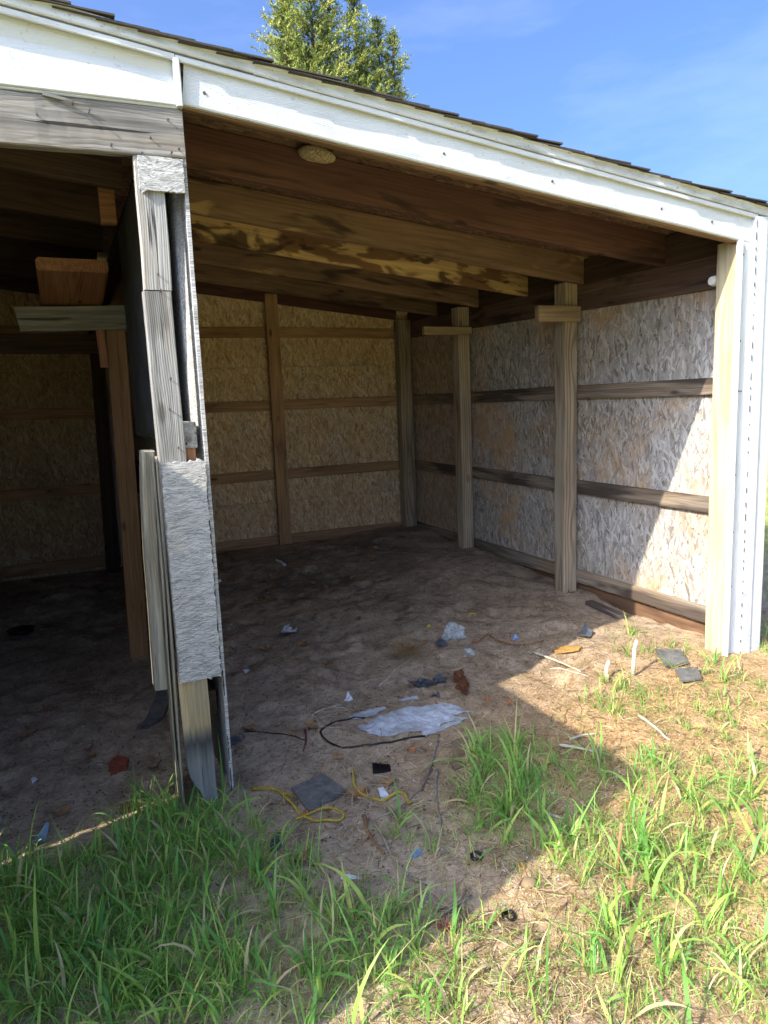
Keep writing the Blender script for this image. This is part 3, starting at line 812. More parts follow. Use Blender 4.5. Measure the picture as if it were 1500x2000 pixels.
# nails standing out of the grey wood, with their shadows
def nail(p, d, par, L=0.03, r=0.0016):
    p = Vector(p); d = Vector(d).normalized()
    V, F = tube_arrays([p-d*0.01, p+d*L, p+d*L, p+d*(L+0.0018)], [r, r, r*2.4, r*2.2], 7)
    return link('nail', mesh('nail', V, F), M_NAIL, par)
for (x, z, L) in ((-0.16, 1.495, 0.018), (-0.115, 1.48, 0.02), (-0.06, 1.39, 0.012), (0.03, 1.375, 0.01), (0.118, 1.485, 0.006), (0.06, 1.425, 0.005), (-0.26, 1.455, 0.004), (0.12, 1.385, 0.012), (0.145, 1.40, 0.008)):
    nail((x, -0.009, z), (0.1, -1, 0.05), hd, L)
for (x, z, L) in ((0.052, 0.957, 0.02), (0.05, 1.01, 0.006), (0.06, 0.675, 0.018), (0.049, 0.575, 0.012), (0.066, 0.445, 0.018), (0.062, 1.32, 0.004)):
    nail((x, 0.001, z), (0.05, -1, 0.15), fpu if z > 0.96 else fpl, L)
# crooked splinter on the header
board('splinter', shed, M_GREYD, (-0.24, -0.012, 1.516), (-0.115, -0.020, 1.497), UZ, 0.012, 0.006, taper=0.25, rough=0.002, ch=0.001)
# porcelain fence insulator on the corner post
V, F = tube_arrays([(2.775, 0.15, 1.105), (2.755, 0.15, 1.105), (2.752, 0.15, 1.105), (2.735, 0.15, 1.105), (2.732, 0.15, 1.105), (2.712, 0.15, 1.105)], [0.026, 0.026, 0.016, 0.026, 0.026, 0.02], 12)
MI = plain('white_porcelain', S(225, 220, 210), 0.35, 0.1)
link('insulator', mesh('insulator', V, F), MI, shed)
# ------------------------------------------------------------------ the open stall door that shades the foreground
DX = -0.95
door = empty('stall_door', (DX, -0.8, -0.84), 'weathered plank stall door standing open at the left stall', 'door')
y = -0.112
k = 0
while y > -1.33:
    wd = min(random.uniform(0.125, 0.15), y+1.345)
    if wd < 0.03: break
    board('plank', door, M_PLANK, (DX, y-wd/2, -0.82), (DX+random.uniform(-.002, .002), y-wd/2, 1.15), UY, wd+0.0015, 0.024, seg=8, rough=0.0008, ch=0.001)
    y -= wd
for z in (-0.6, 0.2, 0.95):
    board('ledge', door, M_PLANK, (DX-0.024, -0.19, z), (DX-0.024, -1.33, z), UZ, 0.12, 0.022, seg=6)
for z in (-0.55, 0.9):
    board('strap_hinge', door, M_NAIL, (DX+0.017, -0.10, z), (DX+0.017, -0.62, z), UZ, 0.045, 0.006, seg=4, rough=0.0003, ch=0.001, taper=0.6)
gp = board('gate_post', None, M_GREY, (-0.975, -0.044, -1.05), (-0.975, -0.044, 1.33), UX, 0.10, 0.076, seg=10)
tag(gp, 'square grey post carrying the stall door beside the shed wall', 'post')

# ------------------------------------------------------------------ wasp nest under the roof edge
def nest():
    V = []; F = []
    nu, nv = 44, 14
    for j in range(nv+1):
        ph = math.pi*j/nv
        for i in range(nu):
            th = 2*math.pi*i/nu
            r = 1+0.05*math.sin(3*th+1)+random.uniform(-0.035, 0.035)
            V.append((0.082*r*math.sin(ph)*math.cos(th), 0.05*r*math.sin(ph)*math.sin(th), 0.030*r*math.cos(ph)))
    for j in range(nv):
        for i in range(nu):
            a = j*nu+i; b = j*nu+(i+1) % nu
            F.append((a, a+nu, b+nu, b))
    T = NT('wasp_paper')
    co, r = objcoord(T)
    vo = T.n('TexVoronoi'); T.L(co, vo.inputs['Vector']); vo.inputs['Scale'].default_value = 150
    n = T.noise(co, 40, 3, 0.6)
    col = T.mix(T.mapr(vo.outputs['Distance'], 0.15, 0.5), S(88, 78, 58), S(176, 162, 128))
    col = T.mix(T.mapr(n, 0.5, 0.75, 0, 0.5), col, S(120, 108, 84))
    T.bump(vo.outputs['Distance'], 1.0, 0.005)
    o = link('wasp_nest', mesh('wasp_nest', V, F), T.fin(col, 0.9, 0.1), None, Matrix.Translation((0.80, 0.497, 1.612)) @ Matrix.Rotation(0.11, 4, 'Y'), True)
    tag(o, 'flat papery wasp nest stuck under the roof edge', 'wasp nest')
nest()

# ------------------------------------------------------------------ spruce behind the shed
def bark():
    return plain('bark', S(92, 76, 62), 0.95, 0.3, 18, S(50, 42, 36), 0.1, 0.6)
def needle_mat():
    T = NT('spruce_needles')
    at = T.n('Attribute'); at.attribute_name = 'bl'
    sp = T.n('SeparateColor'); T.L(at.outputs['Color'], sp.inputs[0])
    col = T.ramp(sp.outputs[0], [(0.0, S(56, 74, 42)), (0.4, S(112, 128, 64)), (0.75, S(160, 166, 84)), (1.0, S(176, 160, 98))])
    return T.fin(col, 0.6, 0.3)
def spruce():
    TX, TY = 5.75, 12.0
    gz = g1(TX, TY)
    root = empty('spruce_tree', (TX, TY, gz), 'yellow green spruce with several tops behind the shed roof', 'tree')
    mb = bark()
    leaders = [(4.55, 12.2, 9.1, 0.9), (5.0, 11.9, 9.75, 1.0), (5.42, 12.1, 8.95, 0.85), (5.93, 11.9, 8.72, 0.8), (6.52, 12.1, 8.42, 0.42), (6.80, 12.0, 8.15, 0.36), (6.35, 12.6, 8.1, 0.7), (4.75, 12.6, 8.7, 0.8)]
    V, F = tube_arrays([(TX, TY, gz-0.1), (TX, TY, gz+1.5), (TX-0.1, TY, 3.0), (TX-0.1, TY, 5.0), (TX-0.2, TY+0.05, 6.4)], [0.24, 0.19, 0.16, 0.13, 0.09], 10, 0.05)
    link('trunk', mesh('trunk', V, F), mb, root, smooth=True)
    nb, nd = [], []
    for (lx, ly, top, rad) in leaders:
        base = Vector((TX+(lx-TX)*0.25, TY+(ly-TY)*0.3, 3.6))
        pts = [base, Vector((TX+(lx-TX)*0.7, TY+(ly-TY)*0.7, 5.0)), Vector((lx, ly, 6.4)), Vector((lx, ly, top))]
        sp = spline(pts, 0.12)
        n = len(sp)
        V, F = tube_arrays(sp, [0.06*(1-i/n)+0.008 for i in range(n)], 6)
        link('limb', mesh('limb', V, F), mb, root, smooth=True)
        for i in range(5, n):
            p = sp[i]; t = (p.z-3.6)/(top-3.6)
            R = min(rad*0.72, (top-p.z)*0.31+0.06)
            for b in range(10):
                a = random.uniform(0, 6.283)
                Lb = R*random.choice((0.4, 0.7, 1.0, 1.35))*random.uniform(0.8, 1.15)
                d = Vector((math.cos(a), math.sin(a), random.uniform(0.05, 0.65))).normalized()
                nb.append((p, p+d*Lb))
    # bare twigs as one part, needles as another
    V = []; F = []
    sh = []
    for (p, q) in nb:
        d = q-p; Lb = d.length
        s = d.cross(Vector((0, 0, 1))).normalized()*0.006
        b = len(V)
        V += [tuple(p-s), tuple(p+s), tuple(q)]
        F.append((b, b+1, b+2))
        m = max(2, int(Lb/0.075))
        for k in range(m):
            t = (k+0.6)/m
            if t < 0.22 and random.random() < 0.7: continue
            c = p+d*t
            for _ in range(2):
                dd = (d.normalized()*0.7+Vector((random.uniform(-1, 1), random.uniform(-1, 1), random.uniform(-0.3, 1.0)))*0.8).normalized()
                sh.append((c, dd, random.uniform(0.08, 0.16), t))
    o = link('twigs', mesh('twigs', V, F), mb, root); tag(o, kind='stuff')
    N = len(sh); K = 12
    C = np.array([tuple(s[0]) for s in sh]); Dv = np.array([tuple(s[1]) for s in sh]); Ls = np.array([s[2] for s in sh]); Ts = np.array([s[3] for s in sh])
    t = RNG.random((N, K, 1))
    P0 = C[:, None, :]+Dv[:, None, :]*Ls[:, None, None]*t
    nd_ = RNG.normal(size=(N, K, 3)); nd_ /= np.linalg.norm(nd_, axis=2, keepdims=True)
    dn = nd_*0.8+Dv[:, None, :]*0.75
    tip = P0+dn*RNG.uniform(0.034, 0.060, (N, K, 1))
    sd_ = np.cross(dn, RNG.normal(size=(N, K, 3))); sd_ /= np.linalg.norm(sd_, axis=2, keepdims=True)
    sd_ *= 0.0085
    Vn = np.stack([P0-sd_, P0+sd_, tip], 2).reshape(-1, 3)
    Fn = np.arange(len(Vn)).reshape(-1, 3)
    me = npmesh('needles', Vn, Fn)
    rv = np.clip(0.15+0.55*Ts[:, None]+RNG.normal(0, 0.16, (N, 1))+RNG.normal(0, .08, (N, K)), 0, 1)  # darker toward the limb: shade inside the crown put into the colour
    cl = np.zeros((N*K*3, 4), np.float32); cl[:, 0] = np.repeat(rv.ravel(), 3); cl[:, 3] = 1
    at = me.color_attributes.new('bl', 'FLOAT_COLOR', 'POINT'); at.data.foreach_set('color', cl.ravel())
    o = link('crown', me, needle_mat(), root)
    tag(o, kind='stuff')
spruce()

# ------------------------------------------------------------------ litter
SHEETS = {
  'white_scrap': [(0.818, 1.618), (0.884, 1.76), (0.921, 1.769), (0.913, 1.699), (0.952, 1.706), (0.904, 1.587), (0.814, 1.527)],
  'big_sheet': [(0.781, 0.315), (0.886, 0.319), (0.987, 0.343), (1.112, 0.352), (1.236, 0.303), (1.307, 0.189), (1.208, 0.204), (1.263, 0.138), (1.135, 0.159), (1.053, 0.114), (0.88, 0.167), (0.813, 0.228)],
  'left_strip': [(0.793, 0.42), (0.884, 0.433), (0.971, 0.411), (0.967, 0.383), (0.869, 0.367), (0.797, 0.38)],
  'right_strip': [(1.008, 0.114), (1.079, 0.139), (1.23, 0.149), (1.223, 0.129), (1.126, 0.107), (1.013, 0.095)],
  'small_strip': [(1.061, 0.452), (1.165, 0.455), (1.161, 0.431), (1.067, 0.425)],
  'dark_wrap': [(1.18, 0.582), (1.228, 0.63), (1.316, 0.606), (1.395, 0.606), (1.368, 0.526), (1.268, 0.516), (1.195, 0.542)],
  'lens': [(1.208, 0.415), (1.274, 0.431), (1.264, 0.402), (1.206, 0.39)],
  'slate': [(0.386, 0.009), (0.532, 0.043), (0.561, -0.131), (0.396, -0.185)],
  'slate_r': [(2.441, 0.201), (2.558, 0.134), (2.46, -0.006), (2.32, 0.007)],
  'slate_r2': [(2.327, -0.044), (2.436, -0.082), (2.339, -0.192), (2.239, -0.164)],
  'grey_shard': [(0.228, -0.282), (0.256, -0.246), (0.273, -0.262), (0.245, -0.346), (0.222, -0.352), (0.207, -0.332)],
  'blue_shard': [(-0.513, 0.061), (-0.502, 0.126), (-0.473, 0.157), (-0.463, 0.151), (-0.478, 0.094), (-0.484, 0.04)],
  'paper_strip': [(0.385, -0.533), (0.439, -0.565), (0.435, -0.583), (0.378, -0.552)],
  'white_chip': [(0.834, 0.589), (0.874, 0.636), (0.88, 0.583), (0.839, 0.562)],
  'white_chip2': [(0.466, 1.136), (0.494, 1.161), (0.5, 1.117), (0.473, 1.094)],
  'blue_film': [(0.618, -0.555), (0.639, -0.544), (0.667, -0.543), (0.661, -0.568), (0.631, -0.574)],
  'clear_film': [(0.674, -0.173), (0.698, -0.168), (0.695, -0.23), (0.662, -0.239)],
  'flat_stone': [(1.089, -0.011), (1.163, -0.027), (1.177, -0.091), (1.13, -0.143), (1.03, -0.123)],
  'flat_stone2': [(1.0, -0.159), (1.047, -0.16), (1.033, -0.206), (0.987, -0.214)],
  'brick_bit': [(-0.246, 0.507), (-0.207, 0.554), (-0.166, 0.51), (-0.179, 0.45), (-0.243, 0.44)],
  'bark': [(2.087, 0.584), (2.146, 0.579), (2.195, 0.482), (2.151, 0.455), (2.047, 0.525)],
  'dark_metal': [(2.291, 0.633), (2.385, 0.683), (2.391, 0.619), (2.326, 0.569), (2.279, 0.587)],
  'blue_wrap': [(1.993, 0.853), (2.037, 0.875), (2.033, 0.838), (1.974, 0.805)],
  'rot_wood': [(1.464, 0.61), (1.504, 0.604), (1.432, 0.422), (1.356, 0.335), (1.391, 0.443)],
  'slab_left': [(-0.114, 0.766), (-0.055, 0.835), (0.036, 1.058), (0.074, 1.026), (0.047, 0.868), (0.008, 0.786), (-0.061, 0.742)],
  'film_strip': [(1.691, 0.9), (1.715, 0.829), (1.703, 0.793), (1.672, 0.853)],
  'pale_chip': [(-0.537, 0.54), (-0.519, 0.539), (-0.511, 0.513), (-0.529, 0.506)],
}
PATHS = {
  'cord': [(0.852, 0.365), (0.803, 0.393), (0.727, 0.393), (0.66, 0.371), (0.621, 0.33), (0.629, 0.261), (0.671, 0.197), (0.73, 0.155), (0.815, 0.131), (0.928, 0.113), (1.017, 0.093)],
  'cord2': [(0.333, 0.522), (0.415, 0.478), (0.489, 0.407), (0.553, 0.312)],
  'rope1': [(0.244, 0.072), (0.272, 0.061), (0.299, 0.05), (0.325, 0.032), (0.348, -0.006), (0.361, -0.084), (0.366, -0.162), (0.377, -0.218), (0.4, -0.265), (0.437, -0.295), (0.472, -0.298), (0.498, -0.272), (0.497, -0.233), (0.47, -0.203), (0.425, -0.191), (0.383, -0.2), (0.34, -0.214)],
  'rope1b': [(0.325, 0.032), (0.358, 0.005), (0.38, -0.036)],
  'rope2': [(0.65, 0.017), (0.628, -0.042), (0.61, -0.098), (0.604, -0.15), (0.616, -0.2), (0.642, -0.231), (0.669, -0.251), (0.704, -0.246), (0.732, -0.252), (0.734, -0.298), (0.724, -0.343)],
  'twig1': [(1.07, 0.062), (0.993, -0.044), (0.922, -0.14), (0.828, -0.249), (0.741, -0.31), (0.664, -0.342), (0.573, -0.356)],
  'twig2': [(0.573, -0.356), (0.572, -0.446), (0.563, -0.535), (0.567, -0.64)],
  'twig3': [(0.556, -0.323), (0.532, -0.423), (0.543, -0.518)],
  'twig4': [(0.927, -0.177), (0.839, -0.333), (0.793, -0.447), (0.76, -0.525)],
  'twig5': [(0.567, -0.64), (0.593, -0.661), (0.573, -0.715), (0.577, -0.759)],
  'twig6': [(1.045, -0.001), (1.083, -0.058), (1.086, -0.174)],
  'long_stick': [(1.905, 0.947), (1.906, 0.84), (1.939, 0.756), (2.027, 0.701), (2.104, 0.699)],
  'stick_a': [(1.978, 0.634), (1.999, 0.458), (2.001, 0.255)],
  'stick_b': [(1.444, -0.277), (1.493, -0.322), (1.544, -0.386)],
  'stick_c': [(1.519, -0.249), (1.594, -0.25), (1.661, -0.267)],
  'stick_d': [(1.894, -0.255), (1.875, -0.354), (1.85, -0.466)],
  'stick_e': [(1.938, 0.418), (1.965, 0.31), (2.004, 0.2)],
  'stick_f': [(0.631, 0.486), (0.703, 0.532), (0.756, 0.536), (0.805, 0.515)],
  'stick_g': [(1.786, 0.904), (1.859, 0.947), (1.919, 0.986)],
  'stick_h': [(0.477, -0.871), (0.571, -0.848), (0.694, -0.815)],
  'stick_i': [(1.057, 0.674), (1.171, 0.762), (1.359, 0.895)],
  'stick_j': [(1.115, -0.604), (1.12, -0.641), (1.137, -0.689)],
  'tube': [(1.245, 3.198), (1.258, 3.121), (1.268, 3.036)],
  'tube2': [(0.657, 2.834), (0.704, 2.834)],
  'rust': [(0.567, 0.381), (0.551, 0.313), (0.517, 0.259)],
  'floor_plank': [(2.72, 1.041), (2.729, 0.749)],
}
DOTS = {
  'orange': [(1.794, 0.928), (1.528, 1.051), (0.386, -0.173), (0.916, 0.011), (1.446, 0.267), (1.534, 0.21), (1.256, 0.07)],
  'yellowbit': [(1.634, 1.21)],
  'yellowcurl': [(1.98, 1.275)],
  'disc': [(1.644, 0.811)],
  'bag': [(1.705, 1.023)],
  'crumple': [(1.59, 0.979)],
  'cassette': [(0.747, -0.044)],
  'ring': [(0.795, -0.682), (0.742, -0.941)],
  'cap': [(0.889, -0.796)],
  'red': [(0.562, -0.889)],
  'tuft': [(1.369, 0.947)],
  'stub': [(2.158, 0.059), (2.052, 0.132)],
  'stalk': [(1.12, -0.969), (1.065, -1.076)],
  'dish': [(-0.652, 2.475)],
  'bigpebble': [(1.164, -1.003), (0.87, -0.867), (0.278, 0.387), (1.157, -0.593)],
  'ringdisc': [(0.27, 0.491)],
}
LEAVES = [(1.389,2.35), (1.445,1.933), (1.403,1.996), (0.832,3.104), (1.778,2.265), (2.085,3.094), (1.466,3.183), (1.389,2.646), 
  (0.925,3.631), (0.953,2.324), (1.89,3.129), (1.944,3.142), (1.734,3.318), (0.679,2.564), (1.168,3.459), (1.672,1.919), 
  (0.945,2.255), (1.333,2.501), (0.868,2.343), (1.33,1.963), (1.936,2.779), (1.384,3.433), (1.187,3.915), (1.099,2.745), 
  (0.735,2.814), (1.27,3.162), (0.674,1.431), (0.883,1.398), (0.893,1.371), (0.519,0.39), (0.36,0.536), (0.187,-0.365), 
  (-0.076,0.435), (-0.312,0.678), (-0.304,0.624), (-0.478,1.192), (-0.07,0.019), (-0.199,0.158), (-0.053,-0.109), 
  (0.907,1.021), (1.3,1.53), (1.527,1.405), (0.603,0.39), (1.434,0.471), (1.648,2.476), (2.753,1.26), (2.249,1.004), 
  (0.597,-0.165), (0.73,-0.156), (1.161,-0.63), (0.272,-0.429), (-0.426,0.257), (-0.547,0.915), (0.628,0.134), ]
GRASS = [(-0.575,-0.104,0.085,125,0.05,0.14), (-0.51,-0.287,0.085,125,0.05,0.14), (-0.532,-0.421,0.085,125,0.05,0.14), (-0.502,-0.593,0.085,125,0.05,0.14), 
  (-0.411,-0.161,0.085,125,0.05,0.14), (-0.372,-0.374,0.085,125,0.05,0.14), (-0.402,-0.517,0.085,125,0.05,0.14), 
  (-0.356,-0.665,0.085,125,0.05,0.14), (-0.211,-0.18,0.085,125,0.05,0.14), (-0.245,-0.391,0.085,125,0.05,0.14), (-0.245,-0.557,0.085,125,0.05,0.14), 
  (-0.236,-0.728,0.085,125,0.05,0.14), (-0.093,-0.152,0.075,75,0.06,0.15), (-0.092,-0.374,0.075,75,0.06,0.15), (-0.144,-0.528,0.075,75,0.06,0.15), 
  (-0.102,-0.709,0.075,75,0.06,0.15), (0.048,-0.225,0.075,75,0.06,0.15), (0.132,-0.238,0.075,75,0.06,0.15), (0.044,-0.059,0.075,75,0.06,0.15), 
  (-0.122,0.029,0.075,75,0.06,0.15), (0.117,-0.376,0.075,75,0.06,0.15), (-0.06,-0.838,0.075,75,0.06,0.15), (0.14,-0.538,0.075,48,0.06,0.17), 
  (0.156,-0.701,0.075,48,0.06,0.17), (0.057,-0.845,0.075,48,0.06,0.17), (0.286,-0.681,0.075,48,0.06,0.17), (0.367,-0.723,0.075,48,0.06,0.17), 
  (0.412,-0.77,0.075,48,0.06,0.17), (0.278,-0.865,0.075,48,0.06,0.17), (0.369,-0.932,0.075,48,0.06,0.17), (0.138,-0.939,0.075,48,0.06,0.17), 
  (0.468,-1.006,0.075,48,0.06,0.17), (0.248,-1.012,0.075,48,0.06,0.17), (0.383,-1.083,0.075,48,0.06,0.17), (-0.132,0.105,0.03,12,0.1,0.22), 
  (-0.136,0.071,0.03,12,0.1,0.22), (1.096,-0.198,0.06,60,0.08,0.18), (1.049,-0.382,0.06,60,0.08,0.18), (0.956,-0.44,0.06,60,0.08,0.18), 
  (1.284,-0.21,0.06,60,0.08,0.18), (1.18,-0.457,0.06,60,0.08,0.18), (1.007,-0.575,0.06,60,0.08,0.18), (1.162,-0.28,0.06,60,0.08,0.18), 
  (1.354,-0.385,0.05,26,0.05,0.13), (1.401,-0.225,0.05,26,0.05,0.13), (1.328,-0.537,0.05,26,0.05,0.13), (0.886,-0.631,0.05,26,0.05,0.13), 
  (0.769,-0.561,0.05,26,0.05,0.13), (1.153,-0.555,0.05,26,0.05,0.13), (0.678,-0.476,0.05,26,0.05,0.13), (1.485,-0.454,0.025,14,0.12,0.2), 
  (1.459,-0.44,0.025,14,0.12,0.2), (1.118,-0.765,0.085,78,0.05,0.15), (1.026,-0.853,0.085,78,0.05,0.15), (1.187,-0.833,0.085,78,0.05,0.15), 
  (1.349,-0.8,0.085,78,0.05,0.15), (1.474,-0.835,0.085,78,0.05,0.15), (1.641,-0.858,0.085,78,0.05,0.15), (1.769,-0.898,0.085,78,0.05,0.15), 
  (1.218,-0.958,0.085,78,0.05,0.15), (1.326,-1.017,0.085,78,0.05,0.15), (1.446,-1.084,0.085,78,0.05,0.15), (1.531,-1.133,0.085,78,0.05,0.15), 
  (1.176,-1.102,0.085,78,0.05,0.15), (1.287,-1.183,0.085,78,0.05,0.15), (1.369,-1.251,0.085,78,0.05,0.15), (1.016,-1.167,0.07,40,0.05,0.16), 
  (1.11,-1.254,0.07,40,0.05,0.16), (1.201,-1.321,0.07,40,0.05,0.16), (0.942,-1.109,0.07,40,0.05,0.16), (0.847,-1.216,0.07,40,0.05,0.16), 
  (0.95,-1.321,0.07,40,0.05,0.16), (1.037,-1.398,0.07,40,0.05,0.16), (1.124,-1.443,0.07,40,0.05,0.16), (0.839,-1.348,0.07,40,0.05,0.16), 
  (1.868,-0.065,0.09,60,0.04,0.11), (1.924,-0.168,0.09,60,0.04,0.11), (2.074,-0.171,0.09,60,0.04,0.11), (2.111,-0.313,0.09,60,0.04,0.11), 
  (2.208,-0.444,0.09,60,0.04,0.11), (2.45,-0.404,0.09,60,0.04,0.11), (2.024,0.005,0.09,60,0.04,0.11), (2.116,-0.619,0.09,60,0.04,0.11), 
  (1.936,-0.627,0.09,60,0.04,0.11), (1.715,-0.58,0.09,60,0.04,0.11), (1.596,-0.514,0.09,60,0.04,0.11), (1.936,-0.807,0.09,60,0.04,0.11), 
  (1.684,-0.731,0.09,60,0.04,0.11), (2.526,0.53,0.06,30,0.05,0.13), (2.509,0.226,0.06,30,0.05,0.13), (2.655,-0.007,0.06,30,0.05,0.13), 
  (2.869,0.046,0.06,30,0.05,0.13), (3.018,0.056,0.06,30,0.05,0.13), (2.358,-0.084,0.06,30,0.05,0.13), (2.485,-0.24,0.06,30,0.05,0.13), 
  (2.961,-0.049,0.06,30,0.05,0.13), (2.367,0.245,0.06,30,0.05,0.13), (0.51,-1.066,0.08,22,0.04,0.12), (0.66,-1.077,0.08,22,0.04,0.12), 
  (0.579,-1.194,0.08,22,0.04,0.12), (0.785,-1.088,0.08,22,0.04,0.12), (0.609,-1.008,0.08,22,0.04,0.12), (0.696,-1.242,0.08,22,0.04,0.12), 
  (0.546,-0.951,0.08,22,0.04,0.12), ]
STRAW = [(1.683,-0.176,0.25,500), (2.014,-0.29,0.3,700), (2.056,-0.573,0.3,600), (1.475,-0.693,0.25,500), (1.982,0.458,0.2,400), 
  (2.282,0.14,0.25,400), (2.428,-0.202,0.2,300), (0.584,-1.072,0.2,650), (0.809,-1.1,0.22,800), (0.571,-1.206,0.18,500), 
  (1.083,-1.097,0.2,500), (1.402,-1.085,0.25,500), (1.037,-0.935,0.2,500), (0.927,-1.343,0.2,500), (0.386,-0.96,0.15,300), 
  (0.196,-0.762,0.15,200), (0.135,-0.438,0.12,150), (0.931,-0.53,0.2,300), (1.196,-0.615,0.15,250), (1.458,0.642,0.25,220), 
  (0.9,0.266,0.3,160), (0.511,-0.279,0.25,120), (-0.078,-0.722,0.2,200), (-0.322,-0.499,0.2,200), (0.441,0.249,0.3,120), 
  (2.1,0.752,0.2,120), ]

def drape(name, poly, mat, label, cat, group=None, lift=0.004, amp=0.006, thk=0.0015, cuts=3, curl=0.0, tilt=0.0, freq=40.0):
    cx = sum(p[0] for p in poly)/len(poly); cy = sum(p[1] for p in poly)/len(poly)
    bm = bmesh.new()
    vs = [bm.verts.new((x-cx, y_-cy, 0)) for x, y_ in poly]
    f = bm.faces.new(vs)
    if f.normal.z < 0: f.normal_flip()
    bmesh.ops.triangulate(bm, faces=bm.faces[:])
    for _ in range(cuts):
        bmesh.ops.subdivide_edges(bm, edges=bm.edges[:], cuts=1, use_grid_fill=True)
    size = max(math.hypot(p[0]-cx, p[1]-cy) for p in poly)
    X = np.array([v.co.x+cx for v in bm.verts]); Y = np.array([v.co.y+cy for v in bm.verts])
    Z = gh(X, Y)
    if thk > 0.006:                                   # stiff thing: lies flat at the mean slope
        A = np.stack([X-cx, Y-cy, np.ones_like(X)], 1)
        co = np.linalg.lstsq(A, Z, rcond=None)[0]; Z = A @ co
        Z = Z+max(0.0, -(Z-gh(X, Y)).min()*0.3)
    rr = np.hypot(X-cx, Y-cy)/size
    Z = Z+lift+amp*(vn(X*freq+3, Y*freq)-0.35)+amp*0.7*(vn(X*freq*2.7, Y*freq*2.7+9)-0.5)+curl*rr**2+tilt*((X-cx)+(Y-cy)*0.6)
    z0 = g1(cx, cy)
    for v, z in zip(bm.verts, Z):
        v.co.z = z-z0
    bmesh.ops.recalc_face_normals(bm, faces=bm.faces[:])
    if sum(f.normal.z for f in bm.faces) < 0:
        bmesh.ops.reverse_faces(bm, faces=bm.faces[:])
    bmesh.ops.solidify(bm, geom=bm.faces[:], thickness=thk)
    bmesh.ops.recalc_face_normals(bm, faces=bm.faces[:])
    me = bpy.data.meshes.new(name); bm.to_mesh(me); bm.free()
    o = link(name, me, mat, None, Matrix.Translation((cx, cy, z0)))
    return tag(o, label, cat, group)

L_WHITE = plain('torn_white_sheet', S(186, 188, 190), 0.6, 0.2, 30, S(150, 148, 146), 0.3, 0.4)
L_PAPER = plain('white_paper', S(214, 216, 218), 0.6, 0.12, 30, None, 0.3, 0.2)
L_SLATE = plain('slate_grey', S(112, 109, 103), 0.7, 0.25, 45, S(70, 69, 66), 0.4, 0.5)
L_DARK = plain('dark_plastic', S(52, 56, 60), 0.4, 0.25, 30, S(90, 94, 98), 0.5, 0.2)
L_BLACK = plain('black_plastic', S(22, 22, 24), 0.4, 0.2, 30, None, 0.5)
L_BLUE = plain('blue_plastic', S(132, 154, 172), 0.4, 0.2, 30, None, 0.5)
L_BLUEW = plain('bright_blue_wrapper', S(40, 110, 178), 0.4, 0.25, 90, S(180, 200, 214), 0.5)
L_STONE = plain('tan_stone', S(140, 118, 90), 0.9, 0.2, 30, S(104, 88, 70), 0.2, 0.5)
L_BRICK = plain('red_brick', S(150, 78, 56), 0.9, 0.25, 30, S(104, 62, 50), 0.2, 0.5)
L_BARK = plain('yellow_bark', S(176, 140, 76), 0.9, 0.2, 60, S(130, 96, 56), 0.2, 0.5)
L_ROT = plain('rotten_red_wood', S(116, 74, 48), 0.9, 0.25, 50, S(70, 44, 30), 0.2, 0.7)
L_ORANGE = plain('orange_plastic', S(176, 108, 64), 0.5, 0.2, 60, None, 0.4)
L_YELLOW = plain('yellow_plastic', S(214, 190, 44), 0.5, 0.15, 60, None, 0.4)
L_ROPE = plain('yellow_rope', S(192, 166, 58), 0.7, 0.2, 90, S(140, 116, 50), 0.3)
L_STICK = wood('grey_twig', S(168, 150, 124), S(110, 94, 74), ring=0.02, ringamt=0.1, grey=S(160, 152, 140), greyamt=0.5, knots=0.3)
L_STICKW = wood('bleached_stick', S(206, 196, 172), S(150, 138, 112), ring=0.02, ringamt=0.1, knots=0.3)
L_STICKB = wood('brown_stick', S(160, 118, 84), S(104, 74, 50), ring=0.02, ringamt=0.1, knots=0.3)
L_LEAF = plain('dry_leaf', S(158, 122, 84), 0.8, 0.3, 60, S(98, 70, 48), 0.2, 0.3)
L_RED = plain('red_strands', S(158, 84, 78), 0.6, 0.2, 60, None, 0.3)
def film_mat():
    T = NT('clear_film')
    co, r = objcoord(T)
    n = T.noise(co, 30, 3, 0.6)
    T.bump(n, 0.6, 0.01)
    m = T.fin(S(196, 200, 198), 0.25, 0.5)
    tr = T.n('BsdfTransparent'); mixs = T.n('MixShader')
    T.L(T.mapr(n, 0.3, 0.7, 0.35, 0.75), mixs.inputs[0]); T.L(tr.outputs[0], mixs.inputs[1]); T.L(T.bsdf.outputs[0], mixs.inputs[2])
    T.L(mixs.outputs[0], T.out.inputs['Surface'])
    return m
L_FILM = film_mat()

s = SHEETS
drape('paper_scrap', s['white_scrap'], L_PAPER, 'crumpled bluish white paper scrap alone on the sand', 'scrap', curl=0.02, amp=0.02, tilt=-0.15, cuts=3)
drape('torn_sheet', s['big_sheet'], L_WHITE, 'largest torn sheet of grey white film on the dirt', 'sheet', amp=0.008, cuts=4)
drape('torn_sheet', s['left_strip'], L_WHITE, 'torn grey white strip at the end of the black cable', 'sheet', amp=0.006)
drape('torn_sheet', s['right_strip'], L_WHITE, 'long narrow white strip beside the largest torn sheet', 'sheet', amp=0.006)
drape('torn_sheet', s['small_strip'], L_WHITE, 'short white strip between the largest torn sheet and the dark wrapper', 'sheet', amp=0.005)
drape('dark_wrapper', s['dark_wrap'], L_DARK, 'crumpled dark grey wrapper near the rotten wood chunk', 'wrapper', amp=0.035, curl=0.02, freq=22)
drape('film_shard', s['lens'], L_DARK, 'small pointed dark shard below the crumpled dark wrapper', 'shard', amp=0.006)
drape('slate_tile', s['slate'], L_SLATE, 'square dark slate tile lying beside the yellow rope loop', 'tile', thk=0.009, amp=0.002, lift=0.012)
